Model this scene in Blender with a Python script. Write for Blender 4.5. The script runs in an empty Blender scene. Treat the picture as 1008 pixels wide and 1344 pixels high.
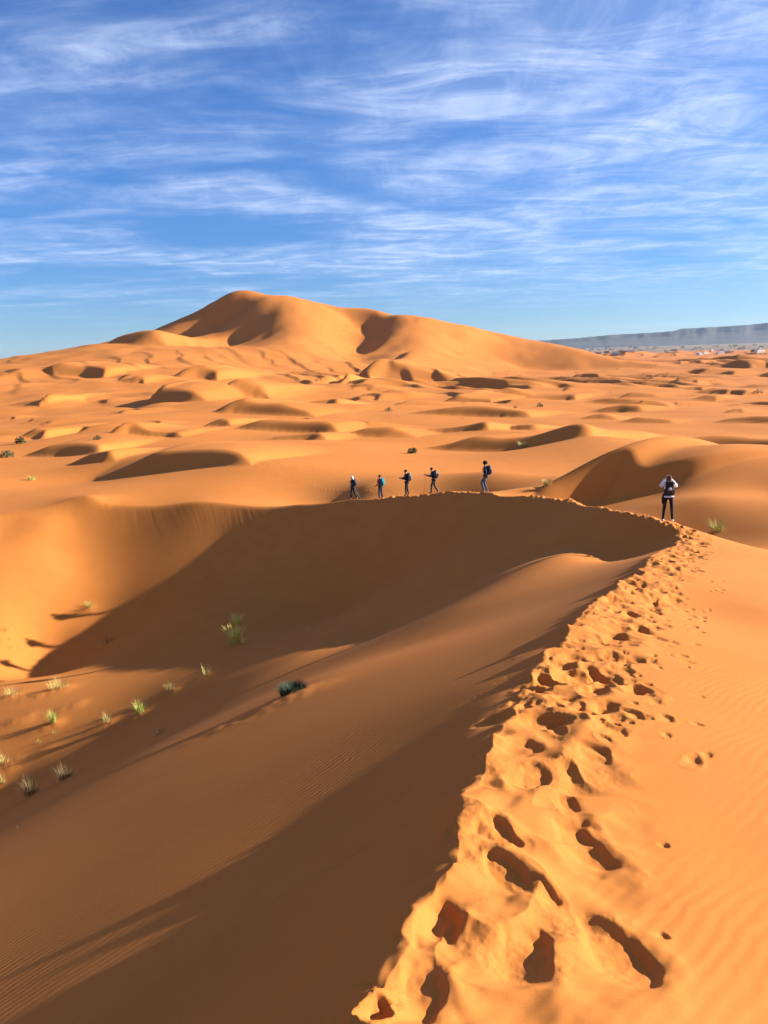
import bpy, math, random
import numpy as np
from mathutils import Vector, Matrix

# ------------------------------------------------------------------ camera, sky, sun, exposure
C = bpy.context.scene.collection
scn = bpy.context.scene
PITCH = math.radians(12.36); ROLL = math.radians(-1.8)
F = 970.0                                   # focal length in photograph pixels (1008 x 1344)
cam_d = bpy.data.cameras.new('camera')
cam = bpy.data.objects.new('camera', cam_d); C.objects.link(cam)
cam.rotation_euler = (Matrix.Rotation(math.radians(90) - PITCH, 3, 'X') @ Matrix.Rotation(ROLL, 3, 'Z')).to_euler()
cam_d.sensor_fit = 'VERTICAL'; cam_d.sensor_height = 36.0; cam_d.lens = F / 1344 * 36.0
cam_d.clip_start = 0.05; cam_d.clip_end = 40000
scn.camera = cam

SUN_AZ, SUN_EL = math.radians(80), math.radians(21.5)     # azimuth measured from +Y towards +X
sun_dir = Vector((math.sin(SUN_AZ) * math.cos(SUN_EL), math.cos(SUN_AZ) * math.cos(SUN_EL), math.sin(SUN_EL)))
sun_d = bpy.data.lights.new('sun', 'SUN'); sun_d.energy = 5.0; sun_d.angle = math.radians(0.53)
sun_d.color = (1.0, 0.95, 0.84)
sun = bpy.data.objects.new('sun', sun_d); C.objects.link(sun)
sun.rotation_euler = (-sun_dir).to_track_quat('-Z', 'Y').to_euler()

scn.view_settings.view_transform = 'Standard'; scn.view_settings.look = 'None'
scn.view_settings.gamma = 1.0; scn.view_settings.use_curve_mapping = False
scn.view_settings.exposure = 1.58
scn.render.engine = 'CYCLES'
scn.cycles.max_bounces = 6; scn.cycles.diffuse_bounces = 3; scn.cycles.volume_bounces = 0
scn.cycles.use_denoising = True

class NT:
    """tiny node-tree builder"""
    def __init__(s, nt): s.nt = nt
    def n(s, t, **kw):
        o = s.nt.nodes.new(t)
        for k, v in kw.items(): setattr(o, k, v)
        return o
    def link(s, a, b): s.nt.links.new(a, b)
    def math(s, op, a, b=None, c=None, clamp=False):
        m = s.n('ShaderNodeMath', operation=op, use_clamp=clamp)
        for i, v in enumerate((a, b, c)):
            if v is None: continue
            if isinstance(v, (int, float)): m.inputs[i].default_value = v
            else: s.link(v, m.inputs[i])
        return m.outputs[0]
    def mix(s, fac, a, b, blend='MIX'):
        m = s.n('ShaderNodeMix', data_type='RGBA', blend_type=blend)
        for i, v in ((0, fac), (6, a), (7, b)):
            if isinstance(v, (int, float)): m.inputs[i].default_value = v
            elif isinstance(v, tuple): m.inputs[i].default_value = (*v, 1)
            else: s.link(v, m.inputs[i])
        return m.outputs[2]
    def mapr(s, v, a, b, c=0.0, d=1.0, smooth=True):
        m = s.n('ShaderNodeMapRange', interpolation_type='SMOOTHSTEP' if smooth else 'LINEAR')
        s.link(v, m.inputs[0])
        for i, x in enumerate((a, b, c, d)): m.inputs[i + 1].default_value = x
        return m.outputs[0]
    def noise(s, vec, scale, detail=4, rough=.5, dist=0.0, dim='3D'):
        m = s.n('ShaderNodeTexNoise', noise_dimensions=dim)
        s.link(vec, m.inputs['Vector']); m.inputs['Scale'].default_value = scale
        m.inputs['Detail'].default_value = detail; m.inputs['Roughness'].default_value = rough
        m.inputs['Distortion'].default_value = dist
        return m.outputs['Fac']
    def mapping(s, vec, loc=(0,0,0), rot=(0,0,0), scale=(1,1,1)):
        m = s.n('ShaderNodeMapping'); s.link(vec, m.inputs[0])
        m.inputs[1].default_value = loc; m.inputs[2].default_value = rot; m.inputs[3].default_value = scale
        return m.outputs[0]

world = bpy.data.worlds.new('World'); scn.world = world; world.use_nodes = True
w = NT(world.node_tree); world.node_tree.nodes.clear()
def build_sky():
    out = w.n('ShaderNodeOutputWorld'); bg = w.n('ShaderNodeBackground'); w.link(bg.outputs[0], out.inputs[0])
    sky = w.n('ShaderNodeTexSky', sky_type='NISHITA', sun_disc=False)
    sky.sun_elevation = SUN_EL; sky.sun_rotation = SUN_AZ; sky.altitude = 800
    sky.air_density = 1.0; sky.dust_density = 0.0; sky.ozone_density = 4.0
    tc = w.n('ShaderNodeTexCoord'); sep = w.n('ShaderNodeSeparateXYZ'); w.link(tc.outputs['Generated'], sep.inputs[0])
    z = w.math('MAXIMUM', sep.outputs[2], 0.0)
    zz = w.math('ADD', z, 0.045)
    comb = w.n('ShaderNodeCombineXYZ')
    w.link(w.math('DIVIDE', sep.outputs[0], zz), comb.inputs[0]); w.link(w.math('DIVIDE', sep.outputs[1], zz), comb.inputs[1])
    p = comb.outputs[0]
    p1 = w.mapping(p, loc=(1.3, 0.2, 0), rot=(0, 0, math.radians(10)), scale=(0.55, 1.0, 1))
    big = w.noise(p1, 1.1, 6, .58, .6)
    p2 = w.mapping(p, loc=(0.4, 5.2, 0), rot=(0, 0, math.radians(12)), scale=(0.6, 1.2, 1))
    streak = w.noise(p2, 2.4, 12, .66, 1.0)
    p3 = w.mapping(p, loc=(7.4, 2.2, 0), rot=(0, 0, math.radians(-30)), scale=(2.4, 0.75, 1))
    wisp = w.noise(p3, 1.9, 7, .62, .9)
    right = w.mapr(sep.outputs[0], -.5, .5, -.04, .11)
    up = w.mapr(sep.outputs[2], .2, .6, 0, .05)
    cov = w.mapr(w.math('ADD', w.math('ADD', big, right), up), 0.36, 0.64)
    a = w.mapr(streak, 0.40, 0.70); b = w.mapr(wisp, 0.40, 0.70)
    dens = w.math('MULTIPLY', cov, w.math('ADD', w.math('ADD', w.math('MULTIPLY', a, 0.68), w.math('MULTIPLY', b, 0.26)), .22))
    fade = w.mapr(sep.outputs[2], 0.015, 0.12)
    dens = w.math('MULTIPLY', w.math('MULTIPLY', dens, fade), 0.66, clamp=True)
    hs = w.n('ShaderNodeHueSaturation'); hs.inputs['Saturation'].default_value = 1.12
    w.link(sky.outputs[0], hs.inputs['Color'])
    tint = w.mix(1.0, hs.outputs[0], w.mix(w.mapr(sep.outputs[2], -.02, .30), (.46, .62, .90), (0.72, 0.86, 1.16)), 'MULTIPLY')
    col = w.mix(dens, tint, (5.6, 6.5, 8.4))
    w.link(col, bg.inputs[0]); bg.inputs[1].default_value = 0.05
build_sky()

# ------------------------------------------------------------------ helpers: pixels of the survey photo -> places
CP, SP = math.cos(PITCH), math.sin(PITCH)
def ray(px, py):
    x = (px - 504) / F; y = (672 - py) / F
    u = x * math.cos(ROLL) - y * math.sin(ROLL); v = -(x * math.sin(ROLL) + y * math.cos(ROLL))
    f = CP - v * SP; d = SP + v * CP
    return u / f, d / f                       # X/Y , -Z/Y
def P(px, py, Y):
    a, b = ray(px, py)
    return (a * Y, Y, -b * Y)

def smooth(a, b, x):
    t = np.clip((x - a) / (b - a), 0, 1); return t * t * (3 - 2 * t)
def smax(a, b, k):
    h = np.clip(0.5 + 0.5 * (a - b) / k, 0, 1)
    return b + (a - b) * h + k * h * (1 - h)
class TPS:
    def __init__(s, pts, val, reg=1e-6):
        p = np.array(pts, float); v = np.array(val, float); n = len(p)
        s.c = p.mean(0); s.s = p.std() + 1e-9; q = (p - s.c) / s.s
        K = s.k(q[:, None] - q[None]); K[np.diag_indices(n)] += reg * n
        A = np.zeros((n + 3, n + 3)); A[:n, :n] = K; A[:n, n] = 1; A[:n, n + 1:] = q
        A[n, :n] = 1; A[n + 1:, :n] = q.T
        sol = np.linalg.solve(A, np.concatenate([v, np.zeros(3)])); s.q = q; s.w = sol[:n]; s.a = sol[n:]
    def k(s, d):
        r2 = (d ** 2).sum(-1); return 0.5 * r2 * np.log(r2 + 1e-12)
    def __call__(s, x, y):
        sh = x.shape; x = ((x - s.c[0]) / s.s).ravel(); y = ((y - s.c[1]) / s.s).ravel()
        out = s.a[0] + s.a[1] * x + s.a[2] * y
        for (cx, cy), wt in zip(s.q, s.w):
            r2 = (x - cx) ** 2 + (y - cy) ** 2
            out += wt * 0.5 * r2 * np.log(r2 + 1e-12)
        return out.reshape(sh)

def vnoise(x, y, seed=0):
    xi = np.floor(x); yi = np.floor(y); fx = x - xi; fy = y - yi
    xi = xi.astype(np.int64); yi = yi.astype(np.int64)
    def h(a, b):
        n = (a * 374761393 + b * 668265263 + seed * 1442695041) & 0xffffffff
        n = ((n ^ (n >> 13)) * 1274126177) & 0xffffffff
        n = n ^ (n >> 16)
        return (n & 0xffff) / 32767.5 - 1.0
    fx = fx * fx * fx * (fx * (fx * 6 - 15) + 10); fy = fy * fy * fy * (fy * (fy * 6 - 15) + 10)
    a = h(xi, yi); b = h(xi + 1, yi); c = h(xi, yi + 1); d = h(xi + 1, yi + 1)
    return (a * (1 - fx) + b * fx) * (1 - fy) + (c * (1 - fx) + d * fx) * fy
def fbm(x, y, oct=4, seed=0, g=0.5):
    s = 0; a = 1; t = 0
    for o in range(oct):
        s = s + a * vnoise(x, y, seed + o * 17); t += a; a *= g; x = x * 2.03 + 11.3; y = y * 2.03 - 7.1
    return s / t

def catmull(pts, n):
    p = np.array(pts, float); p = np.vstack([2 * p[0] - p[1], p, 2 * p[-1] - p[-2]])
    out = []
    for i in range(1, len(p) - 2):
        t = np.linspace(0, 1, n, endpoint=False)[:, None]
        out.append(0.5 * (2 * p[i] + (p[i+1] - p[i-1]) * t + (2*p[i-1] - 5*p[i] + 4*p[i+1] - p[i+2]) * t**2 + (3*p[i] - p[i-1] - 3*p[i+1] + p[i+2]) * t**3))
    out.append(p[-2:-1]); return np.vstack(out)

# ------------------------------------------------------------------ the near ridge: a sharp crest between a lee face and a windward face
def near_Y(px, py): return 1.77 / (ray(px, py)[1] - 0.19)
crest_px = [(452, 1360), (505, 1290), (545, 1205), (590, 1125), (612, 1050), (636, 985), (668, 925), (712, 870), (757, 820), (808, 772), (850, 742)]
crest = [P(x, y, near_Y(x, y)) for x, y in crest_px]
crest = [(-0.75, -1.6, -1.62), (-0.42, 0.0, -1.80)] + crest
crest += [P(*t) for t in [(893, 703, 23.6), (880, 688, 25.2), (850, 677, 26.6), (800, 665.5, 29.2), (750, 656.5, 33), (700, 649.5, 36.5), (640, 645, 40.5), (580, 645.5, 45),
                          (520, 650, 49), (460, 655.5, 52), (390, 662, 54.2), (330, 664.5, 55.6), (260, 658.5, 57), (210, 664, 57.6), (165, 664, 58.2), (135, 660, 58.6), (117, 651, 59.2), (75, 661, 58.6), (0, 676, 56.6), (-80, 690, 54)]]
crest = np.array(crest)
crest_d = catmull(crest, 24)
seg = np.gradient(crest_d[:, :2], axis=0); seg /= np.linalg.norm(seg, axis=1)[:, None]
crest_n = np.stack([-seg[:, 1], seg[:, 0]], 1)                # towards the lee side (left of travel)
tan0 = np.gradient(crest[:, :2], axis=0); tan0 /= np.linalg.norm(tan0, axis=1)[:, None]
nrm0 = np.stack([-tan0[:, 1], tan0[:, 0]], 1)

lee = [tuple(c) for c in crest]; wind = [tuple(c) for c in crest]
for i, (c, n) in enumerate(zip(crest, nrm0)):
    r = float(np.clip(np.hypot(c[0], c[1]) * 0.10, 0.35, 2.0))
    lee.append((c[0] - n[0] * r, c[1] - n[1] * r, c[2] + (0.60 if i < len(crest) - 4 else 0.28) * r))      # the lee face runs on upwards beyond the crest ...
    if 2 <= i <= 19: lee.append((c[0] + n[0] * r, c[1] + n[1] * r, c[2] - (0.51 if i > 8 else 0.60) * r))
    wind.append((c[0] + n[0] * r * .8, c[1] + n[1] * r * .8, c[2] + 0.02 * r))  # ... and the windward back past it, so that the lower one shows
def plane_Y(px, py):
    u, R = ray(px, py); return (1.62 + .05 * float(smooth(-1180, -900, -py))) / (R + 0.412 * u - 0.30)
for px, py in [(300, 1344), (100, 1344), (0, 1300), (0, 1200), (0, 1120), (150, 1200), (200, 1060), (330, 1150), (400, 1000), (120, 1050), (300, 950), (540, 930), (420, 1250), (480, 1080)]:
    lee.append(P(px, py, plane_Y(px, py)))
for t in [(200, 985, 12.9), (420, 890, 14.2), (520, 850, 17.4), (600, 800, 20.2), (680, 760, 22.3), (740, 728, 24.8),
          (760, 705, 28), (700, 700, 31.2), (640, 700, 34.5), (700, 725, 28.6), (640, 720, 32), (560, 760, 32), (500, 735, 44), (450, 800, 40), (500, 830, 27), (400, 855, 27),
          (290, 705, 53.5), (240, 745, 51.4), (190, 775, 50.1), (140, 805, 48.8), (100, 832, 47.3), (60, 858, 45.9), (35, 882, 43.8), (80, 884, 40.1), (140, 882, 36.5), (200, 882, 33.5), (240, 883, 31.6),
          (190, 925, 29.3), (140, 958, 28.0), (100, 985, 26.9), (50, 1015, 26.0), (0, 1042, 25.5), (70, 930, 31.2), (0, 960, 30), (0, 895, 37.5), (150, 850, 42.8), (280, 800, 42.5), (0, 830, 45.5), (0, 760, 49.3), (0, 705, 53.8),
          (380, 720, 49.5), (100, 745, 52.5), (60, 740, 51.8), (100, 682, 57), (75, 715, 54.2), (60, 690, 55.6), (45, 720, 53)]:
    lee.append(P(*t))
lee += [(-8, 6, -6.6), (-8, 0, -4.8), (-14, 4, -9), (-26, 20, -16.5), (-32, 36, -19.5), (-45, 50, -20), (-5, -6, -3.2), (-40, 10, -16)]
lee_f = TPS([p[:2] for p in lee], [p[2] for p in lee], 1e-7)
for t in [(1008, 1344, 2.12), (1008, 1150, 3.2), (1008, 1000, 4.6), (1008, 860, 8.3), (1008, 800, 11.4), (1008, 740, 19), (1008, 722, 24), (800, 1200, 2.75), (850, 950, 5.1), (900, 800, 11.3), (930, 730, 19.5), (700, 1344, 1.97),
          (775, 657, 44.5), (740, 655, 45), (703, 642, 46), (818, 654, 43.6), (863, 645, 43.2), (896, 630, 43.2), (928, 618, 43.5), (973, 603, 44.5), (1040, 596, 46), (1120, 592, 47.5), (930, 655, 37), (1008, 690, 32), (1008, 645, 39), (860, 662, 38.5), (880, 622, 62), (1008, 616, 62), (760, 633, 62), (560, 625, 62), (640, 622, 58), (480, 640, 60), (400, 645, 64), (300, 636, 66), (200, 640, 66), (150, 648, 63), (60, 645, 68)]:
    wind.append(P(*t))
wind += [(11.5, 29, -8.0), (20, 27, -7.4), (18, 20, -7.1), (24, 36, -7.6), (11.5, 33.5, -9.0), (8.5, 41, -9.7), (4, 52, -11.9), (10, 5, -4.3), (10, 0, -3.3), (2, -6, -1.2), (12, -8, -2.4), (20, 8, -6.5), (32, 30, -7.2), (-4, 58, -12.4)]
wind_f = TPS([p[:2] for p in wind], [p[2] for p in wind], 1e-7)

# ------------------------------------------------------------------ the erg floor beyond (fitted in bearing / log distance)
base_c = []
def row(Y, ys, xs=(-250, 0, 250, 504, 750, 1008, 1250)):
    for px, py in zip(xs, ys):
        if py is None: continue
        X, Yy, Z = P(px, py, Y); r = math.hypot(X, Yy)
        base_c.append((math.atan2(X, Yy), math.log(r), Z / r))
row(48,  (700, 690, 680, 668, 655, 642, 630))
row(62,  (668, 660, 645, 635, 633, 618, 612))
row(80,  (635, 628, 614, 610, 612, 600, 598))
row(110, (606, 600, 588, 586, 590, 578, 575))
row(150, (586, 580, 564, 561, 563, 555, 553))
row(220, (562, 557, 541, 540, 540, 533, 531))
row(320, (540, 534, 520, 523, 521, 514, 512))
row(450, (514, 506, 498, 508, 506, 499, 497))
row(600, (489, 486, 478, 498, 497, 488, 486))
row(800, (476, 476, 468, 486, 489, 480, 478))
def far_row(Y, ds, xs=(-250, 0, 250, 504, 750, 1008, 1250)):
    row(Y, [459.5 + (504 - x) * 0.0314 + d for x, d in zip(xs, ds)])
far_row(1100, (14, 14, 12, 20, 26, 27, 27))
far_row(1800, (20,) * 7)
far_row(3000, (15,) * 7)
far_row(6000, (9,) * 7)
far_row(13000, (5,) * 7)
base_f = TPS([p[:2] for p in base_c], [p[2] for p in base_c], 1e-5)
TH = math.radians(42)
def base_h(X, Y):
    r = np.hypot(X, Y) + 1e-6; th = np.clip(np.arctan2(X, Y), -TH, TH)
    return base_f(th, np.log(np.maximum(r, 20))) * np.maximum(r, 20)

# the great dune behind: a broad body (same kind of fit), blended over the floor
big_c = []
def brow(Y, pts):
    for px, py in pts:
        X, Yy, Z = P(px, py, Y); big_c.append((X / 100, Yy / 100, Z))
brow(480, [(-250, 560), (-150, 550), (0, 530), (120, 520), (250, 515), (400, 520), (540, 530), (700, 540), (900, 560), (1100, 580)])
brow(640, [(-250, 520), (-150, 510), (0, 490), (60, 482), (140, 474), (250, 474), (350, 484), (450, 492), (520, 497), (620, 507), (720, 510), (820, 515), (900, 525), (1000, 540)])
brow(760, [(-250, 510), (-150, 498), (0, 478), (60, 465), (130, 452), (250, 456), (340, 452), (400, 452), (440, 466), (480, 472), (510, 460), (560, 466), (640, 486), (740, 496), (830, 504), (900, 512), (1000, 535)])
brow(840, [(250, 456), (310, 454), (338, 441), (365, 424), (400, 424), (440, 446), (475, 466), (510, 445), (560, 446), (600, 466)])
brow(900, [(-250, 520), (-150, 506), (0, 486), (60, 474), (130, 460), (195, 458), (245, 450), (280, 440), (305, 420), (325, 405), (352, 393), (400, 397), (440, 413), (480, 435), (520, 414), (560, 418), (620, 452), (680, 476), (740, 486), (800, 492), (860, 500), (920, 512), (1000, 530)])
brow(1050, [(-250, 540), (-150, 525), (0, 505), (100, 480), (200, 468), (300, 440), (400, 430), (500, 440), (600, 470), (700, 490), (800, 502), (900, 520), (1000, 540)])
brow(1400, [(-250, 580), (-150, 565), (100, 530), (300, 510), (500, 510), (700, 530), (900, 570), (1100, 590)])
big_f = TPS([p[:2] for p in big_c], [p[2] for p in big_c], 1e-5)

def big_h(X, Y):
    return big_f(X / 100, Y / 100)

# ------------------------------------------------------------------ dunes: a crest line, a slip face on one side and a long back on the other
class Dune:
    """brink points (x, y, height over the ground) and the bearing the slip face looks to; in that frame the brink is a curve
    c(t) with heights h(t): a straight slip face falls away on one side, a long rounded back on the other"""
    def __init__(s, pts, az, lee=0.58, wind=0.10, passes=3, ease=.2):
        p = np.array(pts, float); s.d = np.array([math.sin(az), math.cos(az)]); s.e = np.array([s.d[1], -s.d[0]])
        s.o = p[:, :2].mean(0); q = p[:, :2] - s.o; t = q @ s.e; c = q @ s.d
        if t[0] > t[-1]: t, c, p = t[::-1], c[::-1], p[::-1]
        t = np.maximum.accumulate(t + np.arange(len(t)) * 1e-4)
        s.t = np.linspace(t[0], t[-1], 64); s.c = np.interp(s.t, t, c); s.h = np.interp(s.t, t, p[:, 2])
        for _ in range(passes * 3):
            s.c[1:-1] = .25 * s.c[:-2] + .5 * s.c[1:-1] + .25 * s.c[2:]; s.h[1:-1] = .25 * s.h[:-2] + .5 * s.h[1:-1] + .25 * s.h[2:]
        s.lee = lee; s.sl = lee / (1 + np.gradient(s.c, s.t) ** 2) ** ease; hm = s.h.max() + 1e-6; s.Lw = hm / (wind * .62); s.k = .05 * hm
        R = max(s.Lw, hm / s.sl.min()) + np.abs(s.c).max() + s.t[-1] - s.t[0]
        s.bb = (s.o[0] - R, s.o[0] + R, s.o[1] - R, s.o[1] + R)
    def add(s, X, Y):
        x, y = X - s.o[0], Y - s.o[1]; t = x * s.e[0] + y * s.e[1]; d = x * s.d[0] + y * s.d[1]
        h = np.interp(t, s.t, s.h, left=0, right=0); dl = d - np.interp(t, s.t, s.c)
        zl = h - np.interp(t, s.t, s.sl) * dl; zw = h * np.clip(1 - (np.minimum(dl, 0) / s.Lw) ** 2, 0, 1) ** 2
        kb = np.minimum(.0055 * np.hypot(X, Y), .35 * h + 1e-4)                    # brinks are rounded over about one cell of the sheet
        z = -smax(-zl, -zw, kb); k = s.k
        return np.where(dl < 0, np.maximum(z, 0), np.where(z > k, z, np.where(z < -k, 0, (z + k) ** 2 / (4 * k))))
DUNES = []
def ground0(X, Y):
    b = base_h(X, Y)
    g = big_h(X, Y); wgt = smooth(430, 560, Y) * (1 - smooth(1300, 1600, Y)) * smooth(-1500, -900, X) * (1 - smooth(420, 560, X))
    return np.where(wgt > 0, b + (smax(b, g, 6.0) - b) * wgt, b)
def hit(px, py, h, lo, hi):
    """where the sight line through a pixel passes h above the bare ground, between two distances"""
    Y = np.exp(np.linspace(math.log(lo), math.log(hi), 1200)); a, b = ray(px, py)
    z = ground0(a * Y, Y) + h; f = -b * Y - z
    i = np.where(f[:-1] * f[1:] <= 0)[0]
    k = i[0] if len(i) else int(np.argmin(np.abs(f) / Y))
    return a * Y[k], Y[k]
LENSES = []
def lens(pts, lo=64, hi=2500, turn=30, lee=.58, free=False, dist=None, **kw):
    """a slip face as surveyed: (px, py of the brink, py of its foot), brink walked from right to left; the feet fix the distance and the lie
    of the ground, the slope of the face how far behind the brink stands; turn = degrees by which the face looks to the left of the viewer"""
    y0 = np.array([hit(px, foot, 0, lo, hi)[1] for px, top, foot in pts]); Y0 = float(np.median(y0))
    X = np.array([ray(px, foot)[0] for px, top, foot in pts]) * Y0; ta = math.tan(math.radians(turn))
    y = Y0 - np.clip((X - X.mean()) * ta, -.12 * Y0, .12 * Y0)
    feet = [P(px, foot, yf) for (px, top, foot), yf in zip(pts, y)]
    if dist:
        feet = [P(px, foot, d_) for (px, top, foot), d_ in zip(pts, dist)]; free = True
    LENSES.append((pts, feet, turn, lee, kw, dist))
    if not free:
        for X_, Y_, Z_ in feet:
            r = math.hypot(X_, Y_); base_c.append((math.atan2(X_, Y_), math.log(r), Z_ / r))
def raise_lenses():
    for pts, feet, turn, lee, kw, dist in LENSES:
        sight = math.atan2(np.mean([p[0] for p in feet]), np.mean([p[1] for p in feet])); az = sight + math.pi + math.radians(turn)
        d = np.array([math.sin(az), math.cos(az)]); k = lee * math.cos(math.radians(turn)); q = []
        W = abs(feet[0][0] - feet[-1][0])
        for (px, top, foot), (fx, fy, fz) in zip(pts, feet):
            a, b = ray(px, top); Y = fy + np.linspace(0, 1, 300) ** 2 * min(W * .6 + 2, fy * .5)
            f = (-b * Y) - fz - k * (Y - fy); i = np.where(f <= 0)[0]; j = i[0] if len(i) else len(Y) - 1
            g = (wind_f if dist else ground0)(np.array([a * Y[j]]), Y[j:j + 1])[0]
            hh = min(max(0.0, float(-b * Y[j] - fz)), W * .3); run = hh / lee
            q.append((fx - d[0] * run, fy - d[1] * run, max(0, fz + hh - g)))
        q[0] = (*q[0][:2], 0); q[-1] = (*q[-1][:2], 0)
        DUNES.append(Dune(q, az, lee=lee, **kw))
def dune3(pts, az=-90, **kw):
    """brink given as (px, py, distance)"""
    q = []
    for px, py, Y in pts:
        x, y, z = P(px, py, Y); q.append((x, y, max(0.0, z - float(ground0(np.array([x]), np.array([y]))[0]))))
    q[0] = (*q[0][:2], 0); q[-1] = (*q[-1][:2], 0)
    DUNES.append(Dune(q, math.radians(az), passes=1, **kw))
# slopes of the great dune
lens([(890,494,496),(800,473,490),(740,456,485),(680,441,482),(640,430,476),(610,423,464),(570,415,428),(540,412,415)], lo=690, turn=12, lee=.36, wind=.3, free=True)
lens([(625,500,501),(590,493,502),(560,486,501),(530,479,500),(504,472,499),(485,470,492),(465,469,476)], lo=500, turn=10, free=True)
lens([(198,436,450),(180,435,451),(160,437,451),(145,444,451),(133,451,452)], lo=700, free=True, turn=52)
# its foothills
lens([(136,490,491),(132,488,497),(125,485,501),(110,482,503),(87,479,499),(65,476,492),(42,484,486)], lo=330)
lens([(79,526,528),(77,520,545),(70,516,545),(60,511,538),(52,514,525),(46,517,519)], lo=200)
lens([(188,501,502),(180,498,511),(170,496,508),(147,497,500)], lo=280)
lens([(272,521,522),(250,515,524),(225,511,529),(200,510,533),(188,503,534),(181,525,534)], lo=220)
lens([(147,539,540),(142,544,549),(138,549,550)], lo=150)
lens([(240,565,566),(228,567,574),(214,569,580),(190,566,577),(178,561,576),(162,552,574),(150,553,564),(142,554,556)], lo=100)
lens([(55,567,568),(52,563,577),(45,561,580),(32,560,578),(15,565,568)], lo=100)
lens([(131,588,589),(127,583,592),(115,580,593),(95,579,596),(75,580,598),(52,583,597),(27,596,598)], lo=80)
lens([(150,590,591),(137,591,602),(122,593,607),(108,595,609),(95,602,611),(84,610,611)], lo=76)
lens([(330,602,603),(315,597,606),(290,592,612),(265,591,615),(240,592,617),(212,594,621),(190,594,622),(175,600,624),(150,618,629),(117,640,643)], lo=63)
lens([(414,547,548),(400,542,549),(377,536,548),(360,532,547),(335,531,546),(315,527,545),(303,521,543),(290,530,541),(279,539,540)], lo=130)
lens([(303,553,554),(292,549,560),(280,547,560),(270,552,559),(262,555,556)], lo=120)
lens([(444,559,560),(430,553,565),(412,550,566),(392,551,566),(360,549,565),(330,548,562),(302,553,556)], lo=105)
lens([(429,571,572),(415,568,578),(402,567,582),(385,569,580),(362,571,576),(344,573,574)], lo=90)
lens([(444,524,525),(436,524,533),(426,524,538),(405,527,533),(390,529,531)], lo=170)
lens([(356,527,528),(345,519,529),(337,512,527),(329,503,524),(314,497,518),(295,496,512),(283,496,500)], lo=220)
lens([(284,495,496),(272,487,505),(260,479,505),(248,473,500),(235,481,492),(222,488,490)], lo=320)
lens([(450,497,498),(446,493,506),(437,490,512),(427,489,515),(418,491,505),(411,494,496)], lo=280)
lens([(505,516,517),(480,508,517),(460,506,517),(445,506,510)], lo=240)
lens([(47,553,554),(37,549,557),(27,555,557)], lo=130)
lens([(545,560,570),(504,558,575),(472,559,574),(444,565,570)], lo=95, turn=22)
# the dune field to the right
lens([(720,506,507),(690,503,510),(650,501,512),(610,500,513),(570,500,513),(546,501,503)], lo=280)
lens([(645,526,527),(638,523,531),(614,522,530),(599,519,528),(590,515,526),(582,522,523)], lo=200)
lens([(755,525,526),(750,519,528),(738,517,529),(715,518,526),(694,519,522),(664,512,520),(651,511,517),(638,514,515)], lo=200)
lens([(698,545,546),(684,540,548),(654,538,550),(624,535,550),(604,535,549),(586,537,547),(554,541,545),(529,543,544)], lo=140)
lens([(566,515,516),(550,517,524),(543,520,521)], lo=230)
lens([(641,551,552),(632,553,566),(618,556,569),(600,560,569),(554,562,566),(504,559,560)], lo=110)
lens([(707,559,560),(696,556,561),(674,558,565),(654,562,568),(638,569,570)], lo=105)
lens([(778,562,563),(768,559,569),(756,557,573),(736,559,580),(711,565,590),(684,573,594),(664,575,594),(644,576,593),(620,573,593),(601,572,593),(585,583,594),(551,595,596)], lo=72)
lens([(1100,592,594),(1040,591,596),(1000,590,599),(973,590,603),(943,594,612),(928,595,618),(896,602,630),(863,609,645),(838,614,650),(818,617,654),(806,614,656),(797,603,657),(788,591,657),(775,588,657),(756,591,656),(740,598,655),(725,609,652),(712,622,648),(703,640,642)],
     dist=(47, 46, 45, 44.5, 44, 43.5, 43.2, 43.2, 43.4, 43.6, 43.8, 44, 44.2, 44.5, 44.8, 45, 45.3, 45.6, 46), wind=.13, passes=4, ease=.36, lee=.68)
lens([(1090,580,590),(1008,574,593),(976,573,594),(946,569,593),(916,567,589),(891,572,582),(870,578,580)], lo=64)
lens([(812,550,551),(795,548,554),(780,545,554),(768,548,553),(758,551,552)], lo=115)
lens([(888,555,556),(872,553,558),(850,551,558),(826,549,556),(810,551,552)], lo=110)
lens([(1060,552,556),(1008,549,560),(980,549,560),(951,552,558),(930,557,558)], lo=100)
lens([(845,535,536),(831,532,540),(806,531,543),(786,534,541),(770,540,541)], lo=140)
lens([(880,535,536),(866,528,536),(848,524,534),(830,524,529),(790,522,528),(765,525,527)], lo=160)
lens([(867,522,523),(850,519,524),(835,517,523),(818,516,520),(810,518,519)], lo=220)
lens([(940,523,524),(932,520,528),(918,519,527),(900,522,523)], lo=190)
lens([(1050,530,533),(1008,531,535),(981,531,537),(960,530,534),(940,530,531)], lo=150)
lens([(978,544,545),(965,539,546),(955,539,543),(948,542,543)], lo=120)
lens([(1060,503,507),(1008,503,508),(981,503,508),(963,506,507)], lo=300)
lens([(898,501,502),(875,498,503),(855,497,502),(838,500,501)], lo=330)
lens([(975,513,514),(950,508,514),(930,506,511),(915,507,508)], lo=250)
base_f = TPS([p[:2] for p in base_c], [p[2] for p in base_c], 4e-6)       # the floor again, now through the surveyed feet
raise_lenses()
dune3([(255,470,770),(282,460,790),(310,451,810),(333,440,835),(338,432,860),(326,415,890),(312,400,905),(298,386,915),(270,400,925),(245,413,930),(215,427,935),(190,440,940)], az=-120, lee=.25, wind=.8)
dune3([(445,482,760),(463,475,780),(484,462,800),(503,450,830),(511,438,860),(506,423,895),(490,408,925),(477,404,940),(440,401,945),(400,397,945)], az=-120, lee=.36, wind=.5)
rng = np.random.default_rng(7)
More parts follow.
